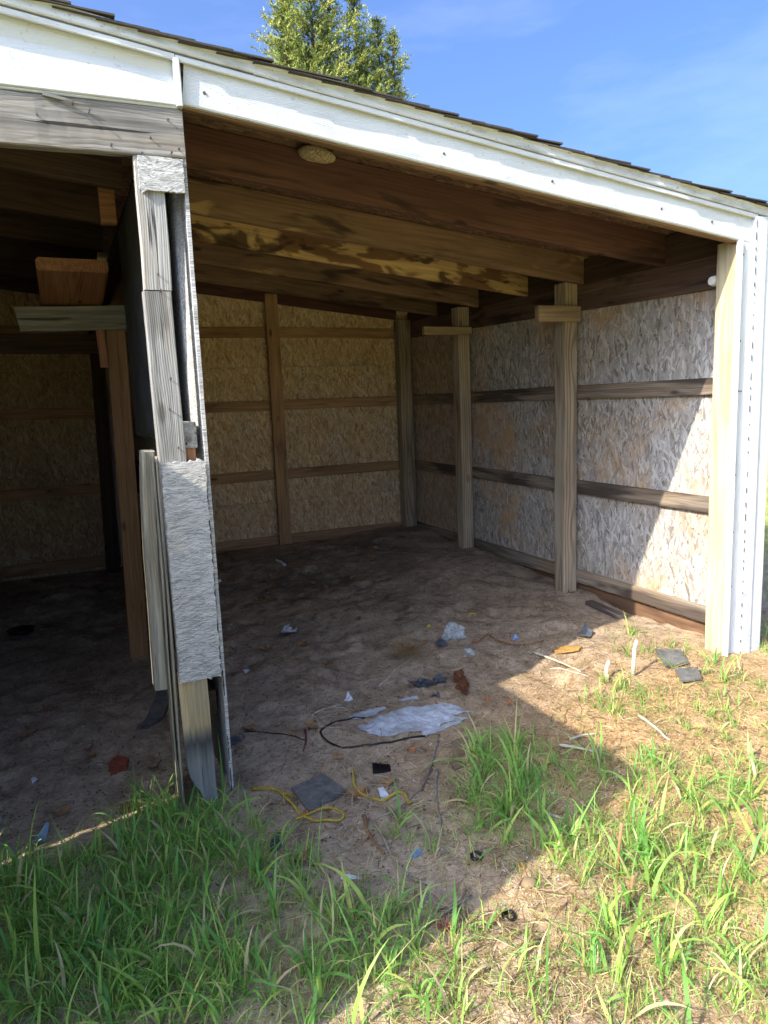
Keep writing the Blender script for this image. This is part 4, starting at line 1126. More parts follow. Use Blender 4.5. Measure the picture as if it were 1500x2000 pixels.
drape('slate_tile', s['slate_r'], L_SLATE, 'dark roofing piece in sunlit grass close to the corner post', 'tile', thk=0.008, amp=0.003, lift=0.02, tilt=0.03)
drape('slate_tile', s['slate_r2'], L_SLATE, 'dark roofing piece in sunlit grass farther from the corner post', 'tile', thk=0.008, amp=0.003, lift=0.02, tilt=0.03)
drape('plastic_shard', s['grey_shard'], L_DARK, 'rounded dark grey plastic shard near the red brown leaf', 'shard', amp=0.002, thk=0.004)
drape('plastic_shard', s['blue_shard'], L_BLUE, 'curved pale blue plastic shard at the edge of the grass', 'shard', amp=0.004, curl=0.03, thk=0.003)
drape('paper_strip', s['paper_strip'], L_PAPER, 'narrow white paper strip behind the green grass', 'scrap', amp=0.003, thk=0.002)
drape('paper_chip', s['white_chip'], L_PAPER, 'white paper chip on bare dirt behind the torn sheet', 'scrap', amp=0.008, curl=0.02)
drape('paper_chip', s['white_chip2'], L_PAPER, 'small white chip near the partition patch board', 'scrap', amp=0.006)
drape('film_scrap', s['blue_film'], L_BLUE, 'pale blue film scrap at the foot of the forked twigs', 'scrap', amp=0.008)
drape('film_scrap', s['clear_film'], L_PAPER, 'pale film scrap inside the bend of the second yellow rope', 'scrap', amp=0.008)
drape('flat_stone', s['flat_stone'], L_STONE, 'larger flat tan stone beside the shaded grass clump', 'stone', thk=0.02, lift=0.012, amp=0.004)
drape('flat_stone', s['flat_stone2'], L_STONE, 'smaller flat tan stone beside the shaded grass clump', 'stone', thk=0.015, lift=0.008, amp=0.004)
drape('brick_fragment', s['brick_bit'], L_BRICK, 'red brick fragment on the dark floor of the left stall', 'brick', thk=0.02, lift=0.014, amp=0.006)
drape('bark_piece', s['bark'], L_BARK, 'yellow bark piece at the edge of the sunlight', 'bark', thk=0.007, lift=0.01, amp=0.006)
drape('metal_scrap', s['dark_metal'], L_DARK, 'bent dark metal scrap beside the sunlit corner', 'scrap', curl=0.05, amp=0.01, thk=0.003)
drape('snack_wrapper', s['blue_wrap'], L_BLUEW, 'small bright blue wrapper by the long curved stick', 'wrapper', amp=0.012, curl=0.01)
drape('rotten_wood', s['rot_wood'], L_ROT, 'red brown chunk of rotten wood on the dirt', 'wood', thk=0.03, lift=0.03, amp=0.02)
drape('slate_sheet', s['slab_left'], L_SLATE, 'dark grey sheet leaning at the foot of the partition', 'sheet', thk=0.008, lift=0.02, amp=0.006, tilt=0.12)
drape('film_strip', s['film_strip'], L_FILM, 'thin clear strip lying below the plastic bag', 'scrap', amp=0.006)
drape('paper_chip', s['pale_chip'], L_PAPER, 'small white chip on the floor of the left stall', 'scrap', amp=0.004)

def tube_thing(name, path, r, mat, label, cat, group=None, lift=0.0, n=6, taper=0.5, wob=0.06, arch=0.0, step=0.025, side=0, jag=0.0):
    cx, cy = path[0]
    z0 = g1(cx, cy)
    pts = spline([(x, y_, 0) for x, y_ in path], step)
    m = len(pts); zs_ = gh(np.array([p.x for p in pts]), np.array([p.y for p in pts]))
    if jag:                                            # a stiff stick bridges hollows
        lin = np.linspace(zs_[0], zs_[-1], m); zs_ = np.maximum(zs_, lin)
    P = []; R = []
    for i, p in enumerate(pts):
        t = i/(m-1)
        P.append((p.x-cx+random.uniform(-1, 1)*jag, p.y-cy+random.uniform(-1, 1)*jag, zs_[i]-z0+r*0.75+lift+arch*math.sin(math.pi*t)))
        R.append(r*(1-(1-taper)*t))
    V, F = tube_arrays(P, R, n, wob)
    for k in range(side):
        i = random.randrange(m//4, m-1); q = Vector(P[i])
        d = Vector((random.uniform(-1, 1), random.uniform(-1, 1), random.uniform(0, 0.5))).normalized()
        Ls = random.uniform(0.02, 0.06)
        v2, f2 = tube_arrays([q, q+d*Ls*0.5, q+d*Ls+Vector((0, 0, -0.01))], [r*0.5, r*0.4, r*0.2], 5)
        b = len(V); V += v2; F += [tuple(a+b for a in f) for f in f2]
    # local x along the thing for the grain
    o = link(name, mesh(name, V, F), mat, None, Matrix.Translation((cx, cy, z0)), True)
    return tag(o, label, cat, group)
p = PATHS
tube_thing('cable', p['cord'], 0.0045, L_BLACK, 'black cable curled in a loop around the torn sheet', 'cable', taper=1.0, wob=0.0)
tube_thing('cable', p['cord2'], 0.0025, L_BLACK, 'thin dark cable half buried beside the partition', 'cable', taper=1.0, wob=0.0)
def rope(name, paths, label):
    cx, cy = paths[0][0]; z0 = g1(cx, cy)
    V = []; F = []
    for path in paths:
        pts = spline([(x, y_, 0) for x, y_ in path], 0.004)
        zs_ = gh(np.array([q.x for q in pts]), np.array([q.y for q in pts]))
        for st in (0, 1, 2):
            P = []
            for i, q in enumerate(pts):
                d = (pts[min(i+1, len(pts)-1)]-pts[max(i-1, 0)]).normalized(); s_ = Vector((-d.y, d.x, 0))
                a = i*0.55+st*2.094
                P.append((q.x-cx+s_.x*0.0025*math.cos(a), q.y-cy+s_.y*0.0025*math.cos(a), zs_[i]-z0+0.006+0.0025*math.sin(a)+0.004*math.sin(i*0.05)**2))
            v2, f2 = tube_arrays(P, [0.0024]*len(P), 5)
            b = len(V); V += v2; F += [tuple(k+b for k in f) for f in f2]
        e = Vector(P[-1]) if path is paths[0] else Vector(P[-1])
        for _ in range(14):                            # frayed end
            d = Vector((random.uniform(-1, 1), random.uniform(-1, 1), random.uniform(-0.1, 0.4))).normalized()*random.uniform(0.01, 0.025)
            v2, f2 = tube_arrays([e, e+d], [0.0009, 0.0005], 3)
            b = len(V); V += v2; F += [tuple(k+b for k in f) for f in f2]
    if len(paths) > 1:                                 # whipping coiled at the first end
        pts = spline([(x, y_, 0) for x, y_ in paths[0][:4]], 0.0025)
        P = []
        for i, q in enumerate(pts):
            a = i*0.5
            P.append((q.x-cx, q.y-cy+0.008*math.cos(a), g1(q.x, q.y)-z0+0.009+0.008*math.sin(a)))
        v2, f2 = tube_arrays(P, [0.0024]*len(P), 5)
        b = len(V); V += v2; F += [tuple(k+b for k in f) for f in f2]
    o = link(name, mesh(name, V, F), L_ROPE, None, Matrix.Translation((cx, cy, z0)), True)
    tag(o, label, 'rope')
rope('yellow_rope', [p['rope1'], p['rope1b']], 'yellow rope with a coiled end and a loop by the slate tile')
rope('yellow_rope', [p['rope2']], 'yellow rope bent past the black plastic box')
tg = 'forked grey twigs on the bare dirt'
tube_thing('twig', p['twig1'], 0.0055, L_STICK, 'long curved grey twig past the black plastic box', 'twig', side=5, jag=0.002)
tube_thing('twig', p['twig2'], 0.005, L_STICK, 'straight grey twig pointing from the fork to the grass', 'twig', side=4, jag=0.002)
tube_thing('twig', p['twig3'], 0.0075, L_STICKB, 'thick brown root piece beside the forked grey twig', 'twig', side=3, jag=0.003)
tube_thing('twig', p['twig4'], 0.0065, L_STICK, 'upright lying grey stick ending in the shaded grass', 'twig', side=2, jag=0.002)
tube_thing('twig', p['twig5'], 0.003, L_STICK, 'thin wavy grey twig end on the dark mud', 'twig', side=3, jag=0.002)
tube_thing('twig', p['twig6'], 0.004, L_STICK, 'thin grey twig crossing the flat tan stone', 'twig', side=2, jag=0.002)
tube_thing('stick', p['long_stick'], 0.006, L_STICKB, 'long curved brown stick by the blue wrapper', 'stick', jag=0.001, lift=0.002)
tube_thing('stick', p['stick_a'], 0.007, L_STICKW, 'bleached stick lying across the edge of the shade', 'stick', jag=0.002)
tube_thing('stick', p['stick_b'], 0.007, L_STICKW, 'bleached stick behind the tall shaded grass blades', 'stick', jag=0.001, lift=0.01)
tube_thing('stick', p['stick_c'], 0.006, L_STICKW, 'short bleached stick at the tip of the shade', 'stick', jag=0.001, lift=0.01)
tube_thing('stick', p['stick_d'], 0.008, L_STICKW, 'thick bleached stick in the sunlit straw', 'stick', jag=0.002, lift=0.006)
tube_thing('stick', p['stick_e'], 0.004, L_STICKW, 'thin bleached stick on the sunlit sand', 'stick', jag=0.002)
tube_thing('stick', p['stick_f'], 0.003, L_STICKW, 'pale dry stalk left of the torn sheets', 'stick', jag=0.003, side=3)
tube_thing('stick', p['stick_g'], 0.004, L_STICKB, 'short brown stick beside the clear plastic bag', 'stick', jag=0.001)
tube_thing('stick', p['stick_h'], 0.006, L_STICK, 'grey stick slanting beside the red strands', 'stick', jag=0.002, lift=0.006)
tube_thing('stick', p['stick_i'], 0.003, L_STICKW, 'thin straw stalk in front of the dry grass tuft', 'stick', jag=0.002)
tube_thing('stick', p['stick_j'], 0.010, L_STICK, 'thick grey stick under the shaded grass clump', 'stick', jag=0.003)
tube_thing('white_tube', p['tube'], 0.012, L_PAPER, 'short white tube lying near the back wall', 'tube', taper=1.0, wob=0.0, n=10)
tube_thing('white_tube', p['tube2'], 0.012, L_PAPER, 'white tube poking out behind the partition', 'tube', taper=1.0, wob=0.0, n=10)
tube_thing('rusty_spike', p['rust'], 0.005, L_ROT, 'rusty red spike beside the black cable', 'spike', jag=0.001)
fp = p['floor_plank']
bp_ = board('loose_plank', None, M_GIRTR, (fp[0][0], fp[0][1], g1(*fp[0])+0.012), (fp[1][0], fp[1][1], g1(*fp[1])+0.012), (1, 0.6, 0), 0.06, 0.03)
tag(bp_, 'dark loose plank half buried along the right wall', 'plank')

def lathe(prof, n=16):
    V = []; F = []
    for (r, z) in prof:
        for q in range(n):
            a = 2*math.pi*q/n; V.append((r*math.cos(a), r*math.sin(a), z))
    for i in range(len(prof)-1):
        for q in range(n):
            F.append((i*n+q, i*n+(q+1) % n, (i+1)*n+(q+1) % n, (i+1)*n+q))
    F.append(tuple(range(n-1, -1, -1))); F.append(tuple((len(prof)-1)*n+q for q in range(n)))
    return V, F
def put(name, V, F, mat, xy, label, cat, group=None, lift=0.0, rot=(0, 0, 0), smooth=True):
    M = Matrix.Translation((xy[0], xy[1], g1(*xy)+lift)) @ Matrix.Rotation(rot[2], 4, 'Z') @ Matrix.Rotation(rot[0], 4, 'X') @ Matrix.Rotation(rot[1], 4, 'Y')
    o = link(name, mesh(name, V, F), mat, None, M, smooth)
    return tag(o, label, cat, group)
d = DOTS
capp = [(0.013, 0), (0.0135, 0.008), (0.011, 0.010), (0.006, 0.010), (0.005, 0.005), (0.003, 0.005)]
ol = ['orange cap below the clear plastic bag', 'orange cap beside the crumpled blue foil', 'orange cap lying on the yellow rope loop', 'orange cap on bare dirt below the torn sheet', 'orange cap below the rotten wood chunk', 'orange cap nearer the sunlight than its neighbours', 'dull orange cap behind the shaded grass clump']
for q, lb in zip(d['orange'], ol):
    V, F = lathe(capp, 14)
    put('bottle_cap', V, F, L_ORANGE, q, lb, 'cap', 'orange caps on the dirt', -0.001, (random.uniform(-.3, .3), random.uniform(-.3, .3), 0))
V, F = lathe([(0.018, 0), (0.018, 0.005), (0.012, 0.006), (0.011, 0.004)], 18)
put('plastic_disc', V, F, L_FILM, d['disc'][0], 'pale translucent disc below the clear plastic bag', 'disc', lift=0.001)
V, F = lathe([(0.013, 0), (0.014, 0.006), (0.009, 0.007), (0.008, 0.004), (0.003, 0.004)], 16)
put('bottle_cap', V, F, L_BARK, d['cap'][0], 'yellow round cap at the edge of the sunlight', 'cap', lift=0.002, rot=(0.5, 0, 0.4))
for q, lb in zip(d['ring'], ('black rubber ring lying on shaded mud', 'black rubber ring in the sunlit straw')):
    V = []; F = []
    for i in range(20):
        a = 2*math.pi*i/20
        for j in range(8):
            b = 2*math.pi*j/8
            r = 0.017+0.005*math.cos(b)
            V.append((r*math.cos(a), r*math.sin(a), 0.007+0.007*math.sin(b)))
            F.append((i*8+j, ((i+1) % 20)*8+j, ((i+1) % 20)*8+(j+1) % 8, i*8+(j+1) % 8))
    put('rubber_ring', V, F, L_BLACK, q, lb, 'ring', rot=(0.15, 0.1, 0))
q = d['ringdisc'][0]
V, F = lathe([(0.05, 0), (0.052, 0.006), (0.046, 0.007), (0.042, 0.002), (0.01, 0.0015)], 24)
put('jar_lid', V, F, L_DARK, q, 'dark round lid sunk in dirt beside the partition', 'lid', lift=0.001)
q = d['dish'][0]
V, F = lathe([(0.06, 0), (0.085, 0.025), (0.082, 0.026), (0.056, 0.004), (0.01, 0.004)], 24)
put('feed_dish', V, F, L_BLACK, q, 'dark shallow dish on the floor of the left stall', 'dish')
V = []; F = []
def bx(x0, x1, y0, y1, z0, z1):
    b = len(V)
    V.extend([(x0, y0, z0), (x1, y0, z0), (x1, y1, z0), (x0, y1, z0), (x0, y0, z1), (x1, y0, z1), (x1, y1, z1), (x0, y1, z1)])
    F.extend([tuple(b+k for k in f) for f in ((3, 2, 1, 0), (4, 5, 6, 7), (0, 1, 5, 4), (1, 2, 6, 5), (2, 3, 7, 6), (3, 0, 4, 7))])
bx(-0.036, 0.036, -0.024, 0.024, 0, 0.012); bx(-0.036, -0.012, -0.024, 0.024, 0.012, 0.018); bx(0.006, 0.036, -0.024, -0.006, 0.012, 0.016); bx(-0.006, 0.0, -0.026, 0.026, 0.012, 0.020)
put('plastic_box', V, F, L_BLACK, d['cassette'][0], 'small black plastic box by the bent yellow rope', 'box', lift=0.0, rot=(0.05, 0.06, -0.35), smooth=False)
# clear bag: crumpled shell
def crumple(name, xy, r, h, mat, label, cat, amp=0.35, seed=1):
    rr = random.Random(seed)
    V = []; F = []; nu, nv = 22, 10
    for j in range(nv+1):
        ph = (math.pi*0.62)*j/nv
        for i in range(nu):
            th = 2*math.pi*i/nu
            k = 1+amp*(rr.random()-0.5)+0.25*math.sin(2*th+seed)
            V.append((r*k*math.sin(ph)*math.cos(th), r*0.7*k*math.sin(ph)*math.sin(th), max(0.001, h*(0.25+0.75*math.cos(ph)*k))))
    for j in range(nv):
        for i in range(nu):
            a = j*nu+i; b = j*nu+(i+1) % nu
            F.append((a, a+nu, b+nu, b))
    F.append(tuple(nv*nu+q for q in range(nu)))
    put(name, V, F, mat, xy, label, cat, smooth=False)
crumple('plastic_bag', d['bag'][0], 0.06, 0.075, L_FILM, 'crumpled clear plastic bag standing on the dirt', 'bag', 0.5, 3)
crumple('foil_scrap', d['crumple'][0], 0.035, 0.03, L_DARK, 'crumpled blue grey foil beside the clear plastic bag', 'foil', 0.8, 5)
crumple('yellow_bit', d['yellowbit'][0], 0.013, 0.012, L_YELLOW, 'small yellow plastic bit behind the dry grass tuft', 'scrap', 0.3, 6)
q = d['yellowcurl'][0]
tube_thing('yellow_curl', [(q[0]-0.025, q[1]), (q[0], q[1]+0.025), (q[0]+0.025, q[1]), (q[0]+0.005, q[1]-0.02)], 0.003, L_YELLOW, 'thin yellow plastic curl on the sand by the right wall', 'scrap', taper=1.0, wob=0.0, step=0.008)
# stumps and stalks standing in the straw
for q, lb, hh in ((d['stub'][0], 'taller bleached stem stump standing in the sunlit straw', 0.18), (d['stub'][1], 'shorter bent bleached stump standing in the sunlit straw', 0.10)):
    z0 = 0
    V, F = tube_arrays([(0, 0, -0.02), (0.004, 0, hh*0.4), (0.012, 0.004, hh*0.75), (0.022, 0.0, hh)], [0.011, 0.010, 0.010, 0.008], 8, 0.12)
    put('stem_stump', V, F, L_STICKW, q, lb, 'stump')
for q, lb, hh in ((d['stalk'][0], 'taller rusty brown stalk standing among the sunlit grass', 0.17), (d['stalk'][1], 'shorter rusty brown stalk standing among the sunlit grass', 0.10)):
    V, F = tube_arrays([(0, 0, -0.02), (0.002, 0, hh*0.5), (0.012, 0, hh)], [0.004, 0.0045, 0.005], 6, 0.1)
    put('dry_stalk', V, F, L_STICKB, q, lb, 'stalk')
V = []; F = []
for _ in range(16):
    a = random.uniform(0, 6.28)
    v2, f2 = tube_arrays([(0, 0, 0), (0.015*math.cos(a), 0.015*math.sin(a), 0.02), (0.032*math.cos(a), 0.032*math.sin(a), random.uniform(0.01, 0.035))], [0.002, 0.0025, 0.001], 5)
    b = len(V); V += v2; F += [tuple(k+b for k in f) for f in f2]
put('red_sprig', V, F, L_RED, d['red'][0], 'small red sprig at the edge of the sunlight', 'sprig')
for q, lb in zip(d['bigpebble'], ('grey stone among the sunlit grass stalks', 'pale stone beside the yellow round cap', 'dark stone in the dirt by the partition foot', 'brown stone under the shaded grass clump')):
    bm = bmesh.new(); bmesh.ops.create_icosphere(bm, subdivisions=2, radius=0.022)
    for v in bm.verts: v.co = Vector((v.co.x*1.2, v.co.y*0.9, v.co.z*0.55))*random.uniform(0.9, 1.1)
    me = bpy.data.meshes.new('stone'); bm.to_mesh(me); bm.free()
    o = link('stone', me, L_STONE, None, Matrix.Translation((q[0], q[1], g1(*q)+0.003)), True)
    tag(o, lb, 'stone')

# dead leaves, shared meshes
leafm = []
for k in range(5):
    V = [(0, 0, 0)]; F = []; n = 16
    for i in range(n):
        a = 2*math.pi*i/n
        r = 0.030*(1+0.35*abs(math.sin(2.5*a))+random.uniform(-.12, .12))*(1.25 if abs(math.cos(a)) > 0.7 else 0.8)
        V.append((r*math.cos(a)*0.55, r*math.sin(a)*0.55, 0.004*random.uniform(0, 1)))
    for i in range(n):
        a = 2*math.pi*i/n; x, y_ = V[1+i][0]*1.9, V[1+i][1]*1.9
        V.append((x, y_, 0.010*math.sin(a*2+k)+0.30*abs(y_)+random.uniform(0, 0.005)))
    for i in range(n):
        j = (i+1) % n
        F.append((0, 1+i, 1+j)); F.append((1+i, 1+n+i, 1+n+j, 1+j))
    me = mesh('dry_leaf', V, F); me.materials.append(L_LEAF); leafm.append(me)
for k, (x, y_) in enumerate(LEAVES):
    o = bpy.data.objects.new('dry_leaf', leafm[k % 5]); COL.objects.link(o)
    o.location = (x, y_, g1(x, y_)+0.004); o.rotation_euler = (random.uniform(-.3, .3), random.uniform(-.3, .3), random.uniform(0, 6.28))
    sc_ = random.uniform(0.35, 0.9); o.scale = (sc_, sc_, sc_)
    tag(o, 'curled dry brown leaf lying on the dirt floor', 'leaf', 'dry leaves on the dirt')

# ------------------------------------------------------------------ grass, straw, grit
def blade_mat(name, stops, transl=0.35):
    T = NT(name)
    at = T.n('Attribute'); at.attribute_name = 'bl'
    sp = T.n('SeparateColor'); T.L(at.outputs['Color'], sp.inputs[0])
    col = T.ramp(sp.outputs[0], stops)
    col = T.mix(T.mapr(sp.outputs[1], 0.0, 0.3, 0.4, 0.0), col, S(160, 168, 100))
    m = T.fin(col, 0.5, 0.35)
    tl = T.n('BsdfTranslucent'); T.L(col, tl.inputs[0])
    mixs = T.n('MixShader'); mixs.inputs[0].default_value = transl
    T.L(T.bsdf.outputs[0], mixs.inputs[1]); T.L(tl.outputs[0], mixs.inputs[2]); T.L(mixs.outputs[0], T.out.inputs['Surface'])
    return m
def blades(bx_, by_, L, wd, lean, curl, az_, rnd, seg=6, lift=0.0, twist=0.5):
    N = len(bx_)
    s_ = np.linspace(0, 1, seg+1)[None, :]
    th = lean[:, None]+curl[:, None]*s_**1.3
    ds = (L/seg)[:, None]
    hx = np.concatenate([np.zeros((N, 1)), np.cumsum(np.sin(th[:, :-1])*ds, 1)], 1)
    hz = np.concatenate([np.zeros((N, 1)), np.cumsum(np.cos(th[:, :-1])*ds, 1)], 1)
    az2 = az_[:, None]+twist*(RNG.random((N, 1))-.5)*s_*1.5
    X = bx_[:, None]+hx*np.cos(az2); Y = by_[:, None]+hx*np.sin(az2)
    G0 = gh(bx_, by_)
    Gn = gh(X.ravel(), Y.ravel()).reshape(X.shape)
    Z = np.maximum(G0[:, None]+hz+lift-0.004, Gn+0.002)
    prof = np.minimum(1, 0.55+1.5*s_)*(1-s_**2.2)**0.9
    hw = wd[:, None]*0.5*prof
    rot = (RNG.random((N, 1))-.5)*1.4
    sx = -np.sin(az2+rot); sy = np.cos(az2+rot)
    tilt = (RNG.random((N, 1))-.5)*0.8
    A = np.stack([X-sx*hw, Y-sy*hw, Z-hw*tilt], 2); B = np.stack([X+sx*hw, Y+sy*hw, Z+hw*tilt], 2)
    V = np.stack([A, B], 2).reshape(-1, 3)
    base = (np.arange(N)*(seg+1)*2)[:, None]
    k = np.arange(seg)[None, :]*2
    q = base+k
    F = np.stack([q, q+1, q+3, q+2], 2).reshape(-1, 4)
    cl = np.zeros((N, seg+1, 2, 4), np.float32)
    cl[..., 0] = rnd[:, None, None]; cl[..., 1] = s_[:, :, None]; cl[..., 3] = 1
    return V, F, cl.reshape(-1, 4)
def build_blades(name, parts, mat):
    off = 0; Vs = []; Fs = []; Cs = []
    for V, F, C in parts:
        Vs.append(V); Fs.append(F+off); Cs.append(C); off += len(V)
    V = np.concatenate(Vs); F = np.concatenate(Fs); C = np.concatenate(Cs)
    me = npmesh(name, V, F)
    at = me.color_attributes.new('bl', 'FLOAT_COLOR', 'POINT'); at.data.foreach_set('color', C.astype(np.float32).ravel())
    o = link(name, me, mat, None, None, True)
    return o
G_STOPS = [(0.0, S(100, 152, 70)), (0.35, S(138, 186, 86)), (0.65, S(168, 196, 90)), (0.85, S(198, 200, 110)), (1.0, S(208, 190, 142))]
parts = []
for (x, y_, r, n, h0, h1) in GRASS:
    # tufts: blades spring from a few crowns
    n = int(n*(1.9 if x < 0.12 else 1.2 if x < 1.25 else 1.05)); nt_ = max(3, n//9)
    tx = x+RNG.normal(0, r, nt_); ty = y_+RNG.normal(0, r, nt_)
    k = RNG.integers(0, nt_, n)
    bx_ = tx[k]+RNG.normal(0, 0.011, n); by_ = ty[k]+RNG.normal(0, 0.011, n)
    n = len(k); k = k[:n]; bx_ = bx_[:n]; by_ = by_[:n]
    L = RNG.uniform(h0*0.8, h1, n)*RNG.lognormal(-0.06, 0.30, n)
    parts.append(blades(bx_, by_, L, (0.0020+0.0084*RNG.random(n)**1.8)*np.clip(L/0.11, 0.6, 1.4), np.abs(RNG.normal(0.35, 0.35, n)), RNG.uniform(0.1, 2.6, n), RNG.uniform(0, 6.283, n), np.clip(RNG.normal(0.36, 0.24, n)+(RNG.random(n) < 0.12)*0.65, 0, 1)))
    # fine undergrowth
    m = int(n*2.0)
    bx_ = x+RNG.normal(0, r*1.25, m); by_ = y_+RNG.normal(0, r*1.25, m)
    L = RNG.uniform(0.02, 0.065, m)
    parts.append(blades(bx_, by_, L, RNG.uniform(0.0010, 0.0030, m), np.abs(RNG.normal(0.6, 0.4, m)), RNG.uniform(0.0, 1.4, m), RNG.uniform(0, 6.283, m), np.clip(RNG.normal(0.5, 0.28, m), 0, 1), seg=3))
# turf outside to the right of the shed and along the field
n = 9000
bx_ = RNG.uniform(2.98, 7.5, n); by_ = RNG.uniform(-1.2, 7, n)
ok = ~((bx_ < 3.6) & (by_ > 0.3) & (by_ < 2.0))
bx_, by_ = bx_[ok], by_[ok]; n = len(bx_)
parts.append(blades(bx_, by_, RNG.uniform(0.05, 0.16, n), RNG.uniform(0.004, 0.008, n), np.abs(RNG.normal(0.3, 0.3, n)), RNG.uniform(0, 1.5, n), RNG.uniform(0, 6.283, n), np.clip(RNG.normal(0.6, 0.25, n), 0, 1), seg=3))
o = build_blades('grass', parts, blade_mat('grass_blade', G_STOPS, 0.4))
tag(o, 'fresh green grass growing in tufts before the shed', 'grass', None, 'stuff')

parts = []
for (x, y_, r, n) in STRAW:
    bx_ = x+RNG.normal(0, r, n); by_ = y_+RNG.normal(0, r, n)
    ok = (bx_ < 2.68) | (by_ < -0.05); bx_, by_ = bx_[ok], by_[ok]; n = len(bx_)
    parts.append(blades(bx_, by_, RNG.uniform(0.025, 0.12, n), RNG.uniform(0.0012, 0.0034, n), RNG.uniform(1.25, 1.62, n), RNG.uniform(-0.25, 0.35, n), RNG.uniform(0, 6.283, n), np.clip(RNG.normal(0.5, 0.27, n), 0, 1), seg=3, lift=0.004, twist=0.8))
# straw and stalk bits thinly over the stall floors
n = 6500
bx_ = RNG.uniform(0.2, 2.65, n); by_ = -0.4+4.0*RNG.random(n)**1.5
parts.append(blades(bx_, by_, RNG.uniform(0.012, 0.085, n), RNG.uniform(0.001, 0.0034, n), RNG.uniform(1.25, 1.6, n), RNG.uniform(-0.2, 0.3, n), RNG.uniform(0, 6.283, n), RNG.random(n)**1.1, seg=2, lift=0.003))
n = 350
bx_ = RNG.uniform(-0.9, 0.0, n); by_ = RNG.uniform(-0.2, 2.5, n)
parts.append(blades(bx_, by_, RNG.uniform(0.012, 0.06, n), RNG.uniform(0.001, 0.003, n), RNG.uniform(1.3, 1.6, n), RNG.uniform(-0.2, 0.3, n), RNG.uniform(0, 6.283, n), RNG.random(n)*0.5, seg=2, lift=0.003))
ST = [(0.0, S(66, 50, 38)), (0.25, S(112, 86, 60)), (0.45, S(160, 128, 84)), (0.7, S(200, 172, 124)), (1.0, S(222, 204, 164))]
o = build_blades('dry_straw', parts, blade_mat('straw', ST, 0.15))
tag(o, 'dry straw and dead stalks strewn over the ground', 'straw', None, 'stuff')
# the dry tuft on the dirt
q = d['tuft'][0]
n = 260
V, F, C = blades(q[0]+RNG.normal(0, 0.05, n), q[1]+RNG.normal(0, 0.05, n), RNG.uniform(0.05, 0.15, n), RNG.uniform(0.0012, 0.0026, n), RNG.uniform(0.7, 1.5, n), RNG.uniform(0, 0.9, n), RNG.uniform(0, 6.283, n), np.clip(RNG.normal(.45, .2, n), 0, 1), seg=4, lift=0.01)
o = build_blades('dry_grass_tuft', [(V, F, C)], blade_mat('dry_tuft', [(0.0, S(96, 66, 42)), (0.5, S(150, 112, 70)), (1.0, S(190, 152, 100))], 0.1))
tag(o, 'matted tuft of dry brown grass on the dirt', 'tuft')
# grit, chips and crumbs
def grit(n, fx, fy, r0, r1, name, mat, label):
    x = fx(n); y_ = fy(n); z = gh(x, y_)
    r = RNG.uniform(r0, r1, n)
    O = np.array([(1, 0, 0), (-.5, .87, 0), (-.5, -.87, 0), (0.1, 0.1, .7), (0, 0, -.5)])
    T_ = RNG.uniform(0.6, 1.3, (n, 5, 1))
    a = RNG.uniform(0, 6.28, n); c, s_ = np.cos(a), np.sin(a)
    Q = O[None]*T_*r[:, None, None]
    V = np.stack([Q[..., 0]*c[:, None]-Q[..., 1]*s_[:, None]+x[:, None], Q[..., 0]*s_[:, None]+Q[..., 1]*c[:, None]+y_[:, None], Q[..., 2]+z[:, None]+r[:, None]*.2], 2).reshape(-1, 3)
    f = np.array([(0, 1, 3), (1, 2, 3), (2, 0, 3), (1, 0, 4), (2, 1, 4), (0, 2, 4)])
    F = (np.arange(n)*5)[:, None, None]+f[None]
    o = link(name, npmesh(name, V, F.reshape(-1, 3)), mat)
    tag(o, label, 'grit', None, 'stuff')
def chips(n, fx, fy, stops, name, label):
    x = fx(n); y_ = fy(n)
    V, F, C = blades(x, y_, RNG.uniform(0.006, 0.026, n), RNG.uniform(0.003, 0.010, n), RNG.uniform(1.2, 1.6, n), RNG.uniform(-0.3, 0.4, n), RNG.uniform(0, 6.283, n), RNG.random(n), seg=2, lift=0.004)
    o = build_blades(name, [(V, F, C)], blade_mat(name, stops, 0.05))
    tag(o, label, 'chips', None, 'stuff')
chips(5200, lambda n: RNG.uniform(-0.9, 2.65, n), lambda n: -0.6+4.1*RNG.random(n)**1.25, [(0.0, S(62, 50, 40)), (0.4, S(110, 86, 64)), (0.8, S(168, 142, 108)), (1.0, S(214, 200, 176))], 'bark_chips', 'bark chips and leaf crumbs strewn over the stall floor')
chips(1500, lambda n: 1.1+RNG.normal(0, 0.45, n), lambda n: 2.9+RNG.normal(0, 0.45, n), [(0.0, S(58, 46, 38)), (0.5, S(96, 72, 52)), (1.0, S(150, 116, 82))], 'leaf_litter', 'dark leaf litter heaped toward the back wall')
UNI = lambda a, b: (lambda n: RNG.uniform(a, b, n))
grit(13000, UNI(-0.9, 2.65), lambda n: -1.3+4.8*RNG.random(n)**1.3, 0.0015, 0.0055, 'soil_crumbs', plain('soil_crumb', S(104, 86, 70), 0.95, 0.3, 80, S(60, 48, 40), 0.1), 'crumbs of dark soil scattered over the dirt')
grit(700, UNI(-0.8, 2.6), lambda n: -1.0+3.8*RNG.random(n)**1.3, 0.0018, 0.005, 'pale_grit', plain('pale_grit', S(206, 200, 190), 0.8, 0.2, 80, None, 0.2), 'pale chips and grit scattered over the dirt')
grit(160, UNI(0.7, 1.5), UNI(-1.0, -0.5), 0.003, 0.008, 'crushed_shell', plain('crushed_chips', S(190, 182, 168), 0.8, 0.25, 80, None, 0.3), 'patch of crushed pale chips in the sunlit straw')
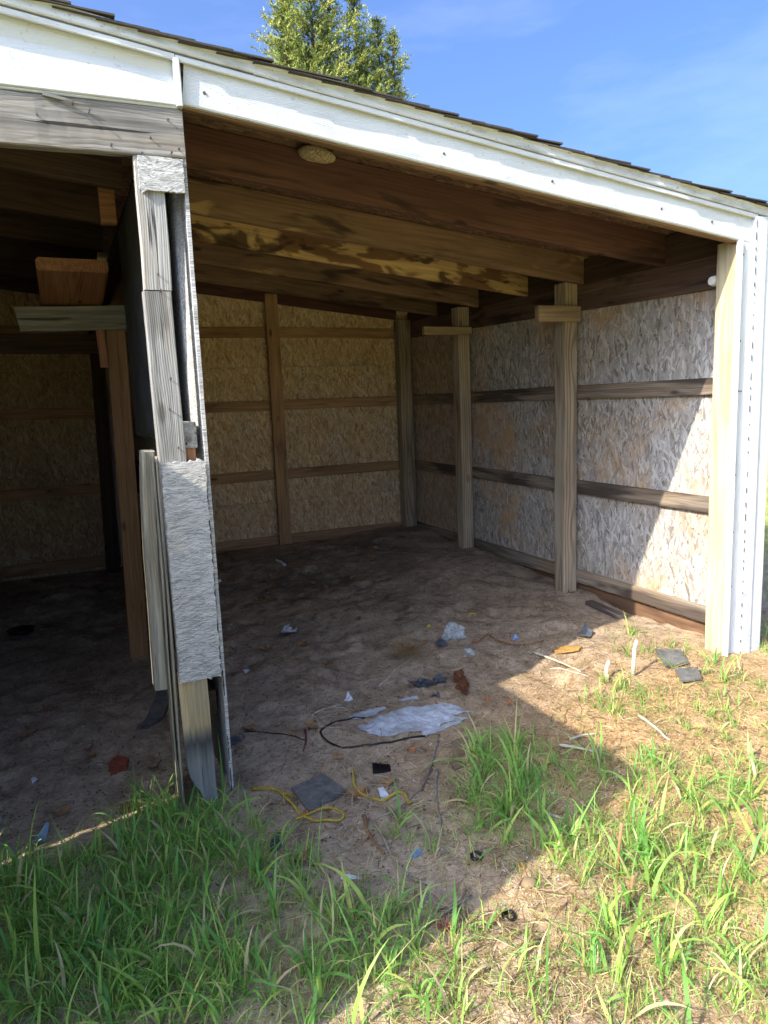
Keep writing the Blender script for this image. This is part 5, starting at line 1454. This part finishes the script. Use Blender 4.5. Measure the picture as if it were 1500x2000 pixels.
# loose grass over the open ground round about
n = 9000
bx_ = RNG.uniform(-4.5, 6.5, n); by_ = RNG.uniform(-5.0, -0.1, n)
ok = ~((bx_ > -0.75) & (bx_ < 2.6) & (by_ > -1.75)) & ~((bx_ < -0.85) & (by_ > -0.3))
kk = vn(bx_*2.3+40, by_*2.3) > 0.5
bx_, by_ = bx_[ok & kk], by_[ok & kk]; n = len(bx_)
o = build_blades('open_grass', [blades(bx_, by_, RNG.uniform(0.04, 0.15, n), RNG.uniform(0.003, 0.008, n), np.abs(RNG.normal(0.35, 0.3, n)), RNG.uniform(0.1, 2.0, n), RNG.uniform(0, 6.283, n), np.clip(RNG.normal(0.5, 0.25, n), 0, 1), seg=4)], bpy.data.materials['grass_blade'])
tag(o, 'patchy grass over the open ground round the shed', 'grass', None, 'stuff')
# belt of far woodland on the horizon
def woodland():
    Vs = []; Cs = []
    for k in range(300):
        a = RNG.uniform(0, 6.283); d_ = RNG.uniform(58, 85)
        cx, cy = 1+d_*math.cos(a), 1+d_*math.sin(a)
        hgt = RNG.uniform(6, 11); rr_ = RNG.uniform(2.2, 4.2)
        m = 190
        u = RNG.normal(size=(m, 3)); u /= np.linalg.norm(u, axis=1, keepdims=True)
        c = u*(RNG.uniform(0.6, 1.0, (m, 1)))*np.array([rr_, rr_, hgt*0.52])
        c[:, 2] += hgt*0.46
        e1 = RNG.normal(size=(m, 3))*0.38; e2 = RNG.normal(size=(m, 3))*0.38
        P = np.stack([c, c+e1, c+e2], 1)+np.array([cx, cy, -1.2])
        Vs.append(P.reshape(-1, 3)); Cs.append(np.repeat(np.clip(RNG.normal(RNG.uniform(.25, .6), .15, m), 0, 1), 3))
    V = np.concatenate(Vs); C = np.concatenate(Cs)
    me = npmesh('far_woodland', V, np.arange(len(V)).reshape(-1, 3))
    cl = np.zeros((len(V), 4), np.float32); cl[:, 0] = C; cl[:, 3] = 1
    at = me.color_attributes.new('bl', 'FLOAT_COLOR', 'POINT'); at.data.foreach_set('color', cl.ravel())
    o = link('far_woodland', me, bpy.data.materials['spruce_needles'])
    tag(o, 'far belt of woodland along the horizon', 'woodland', None, 'stuff')
woodland()
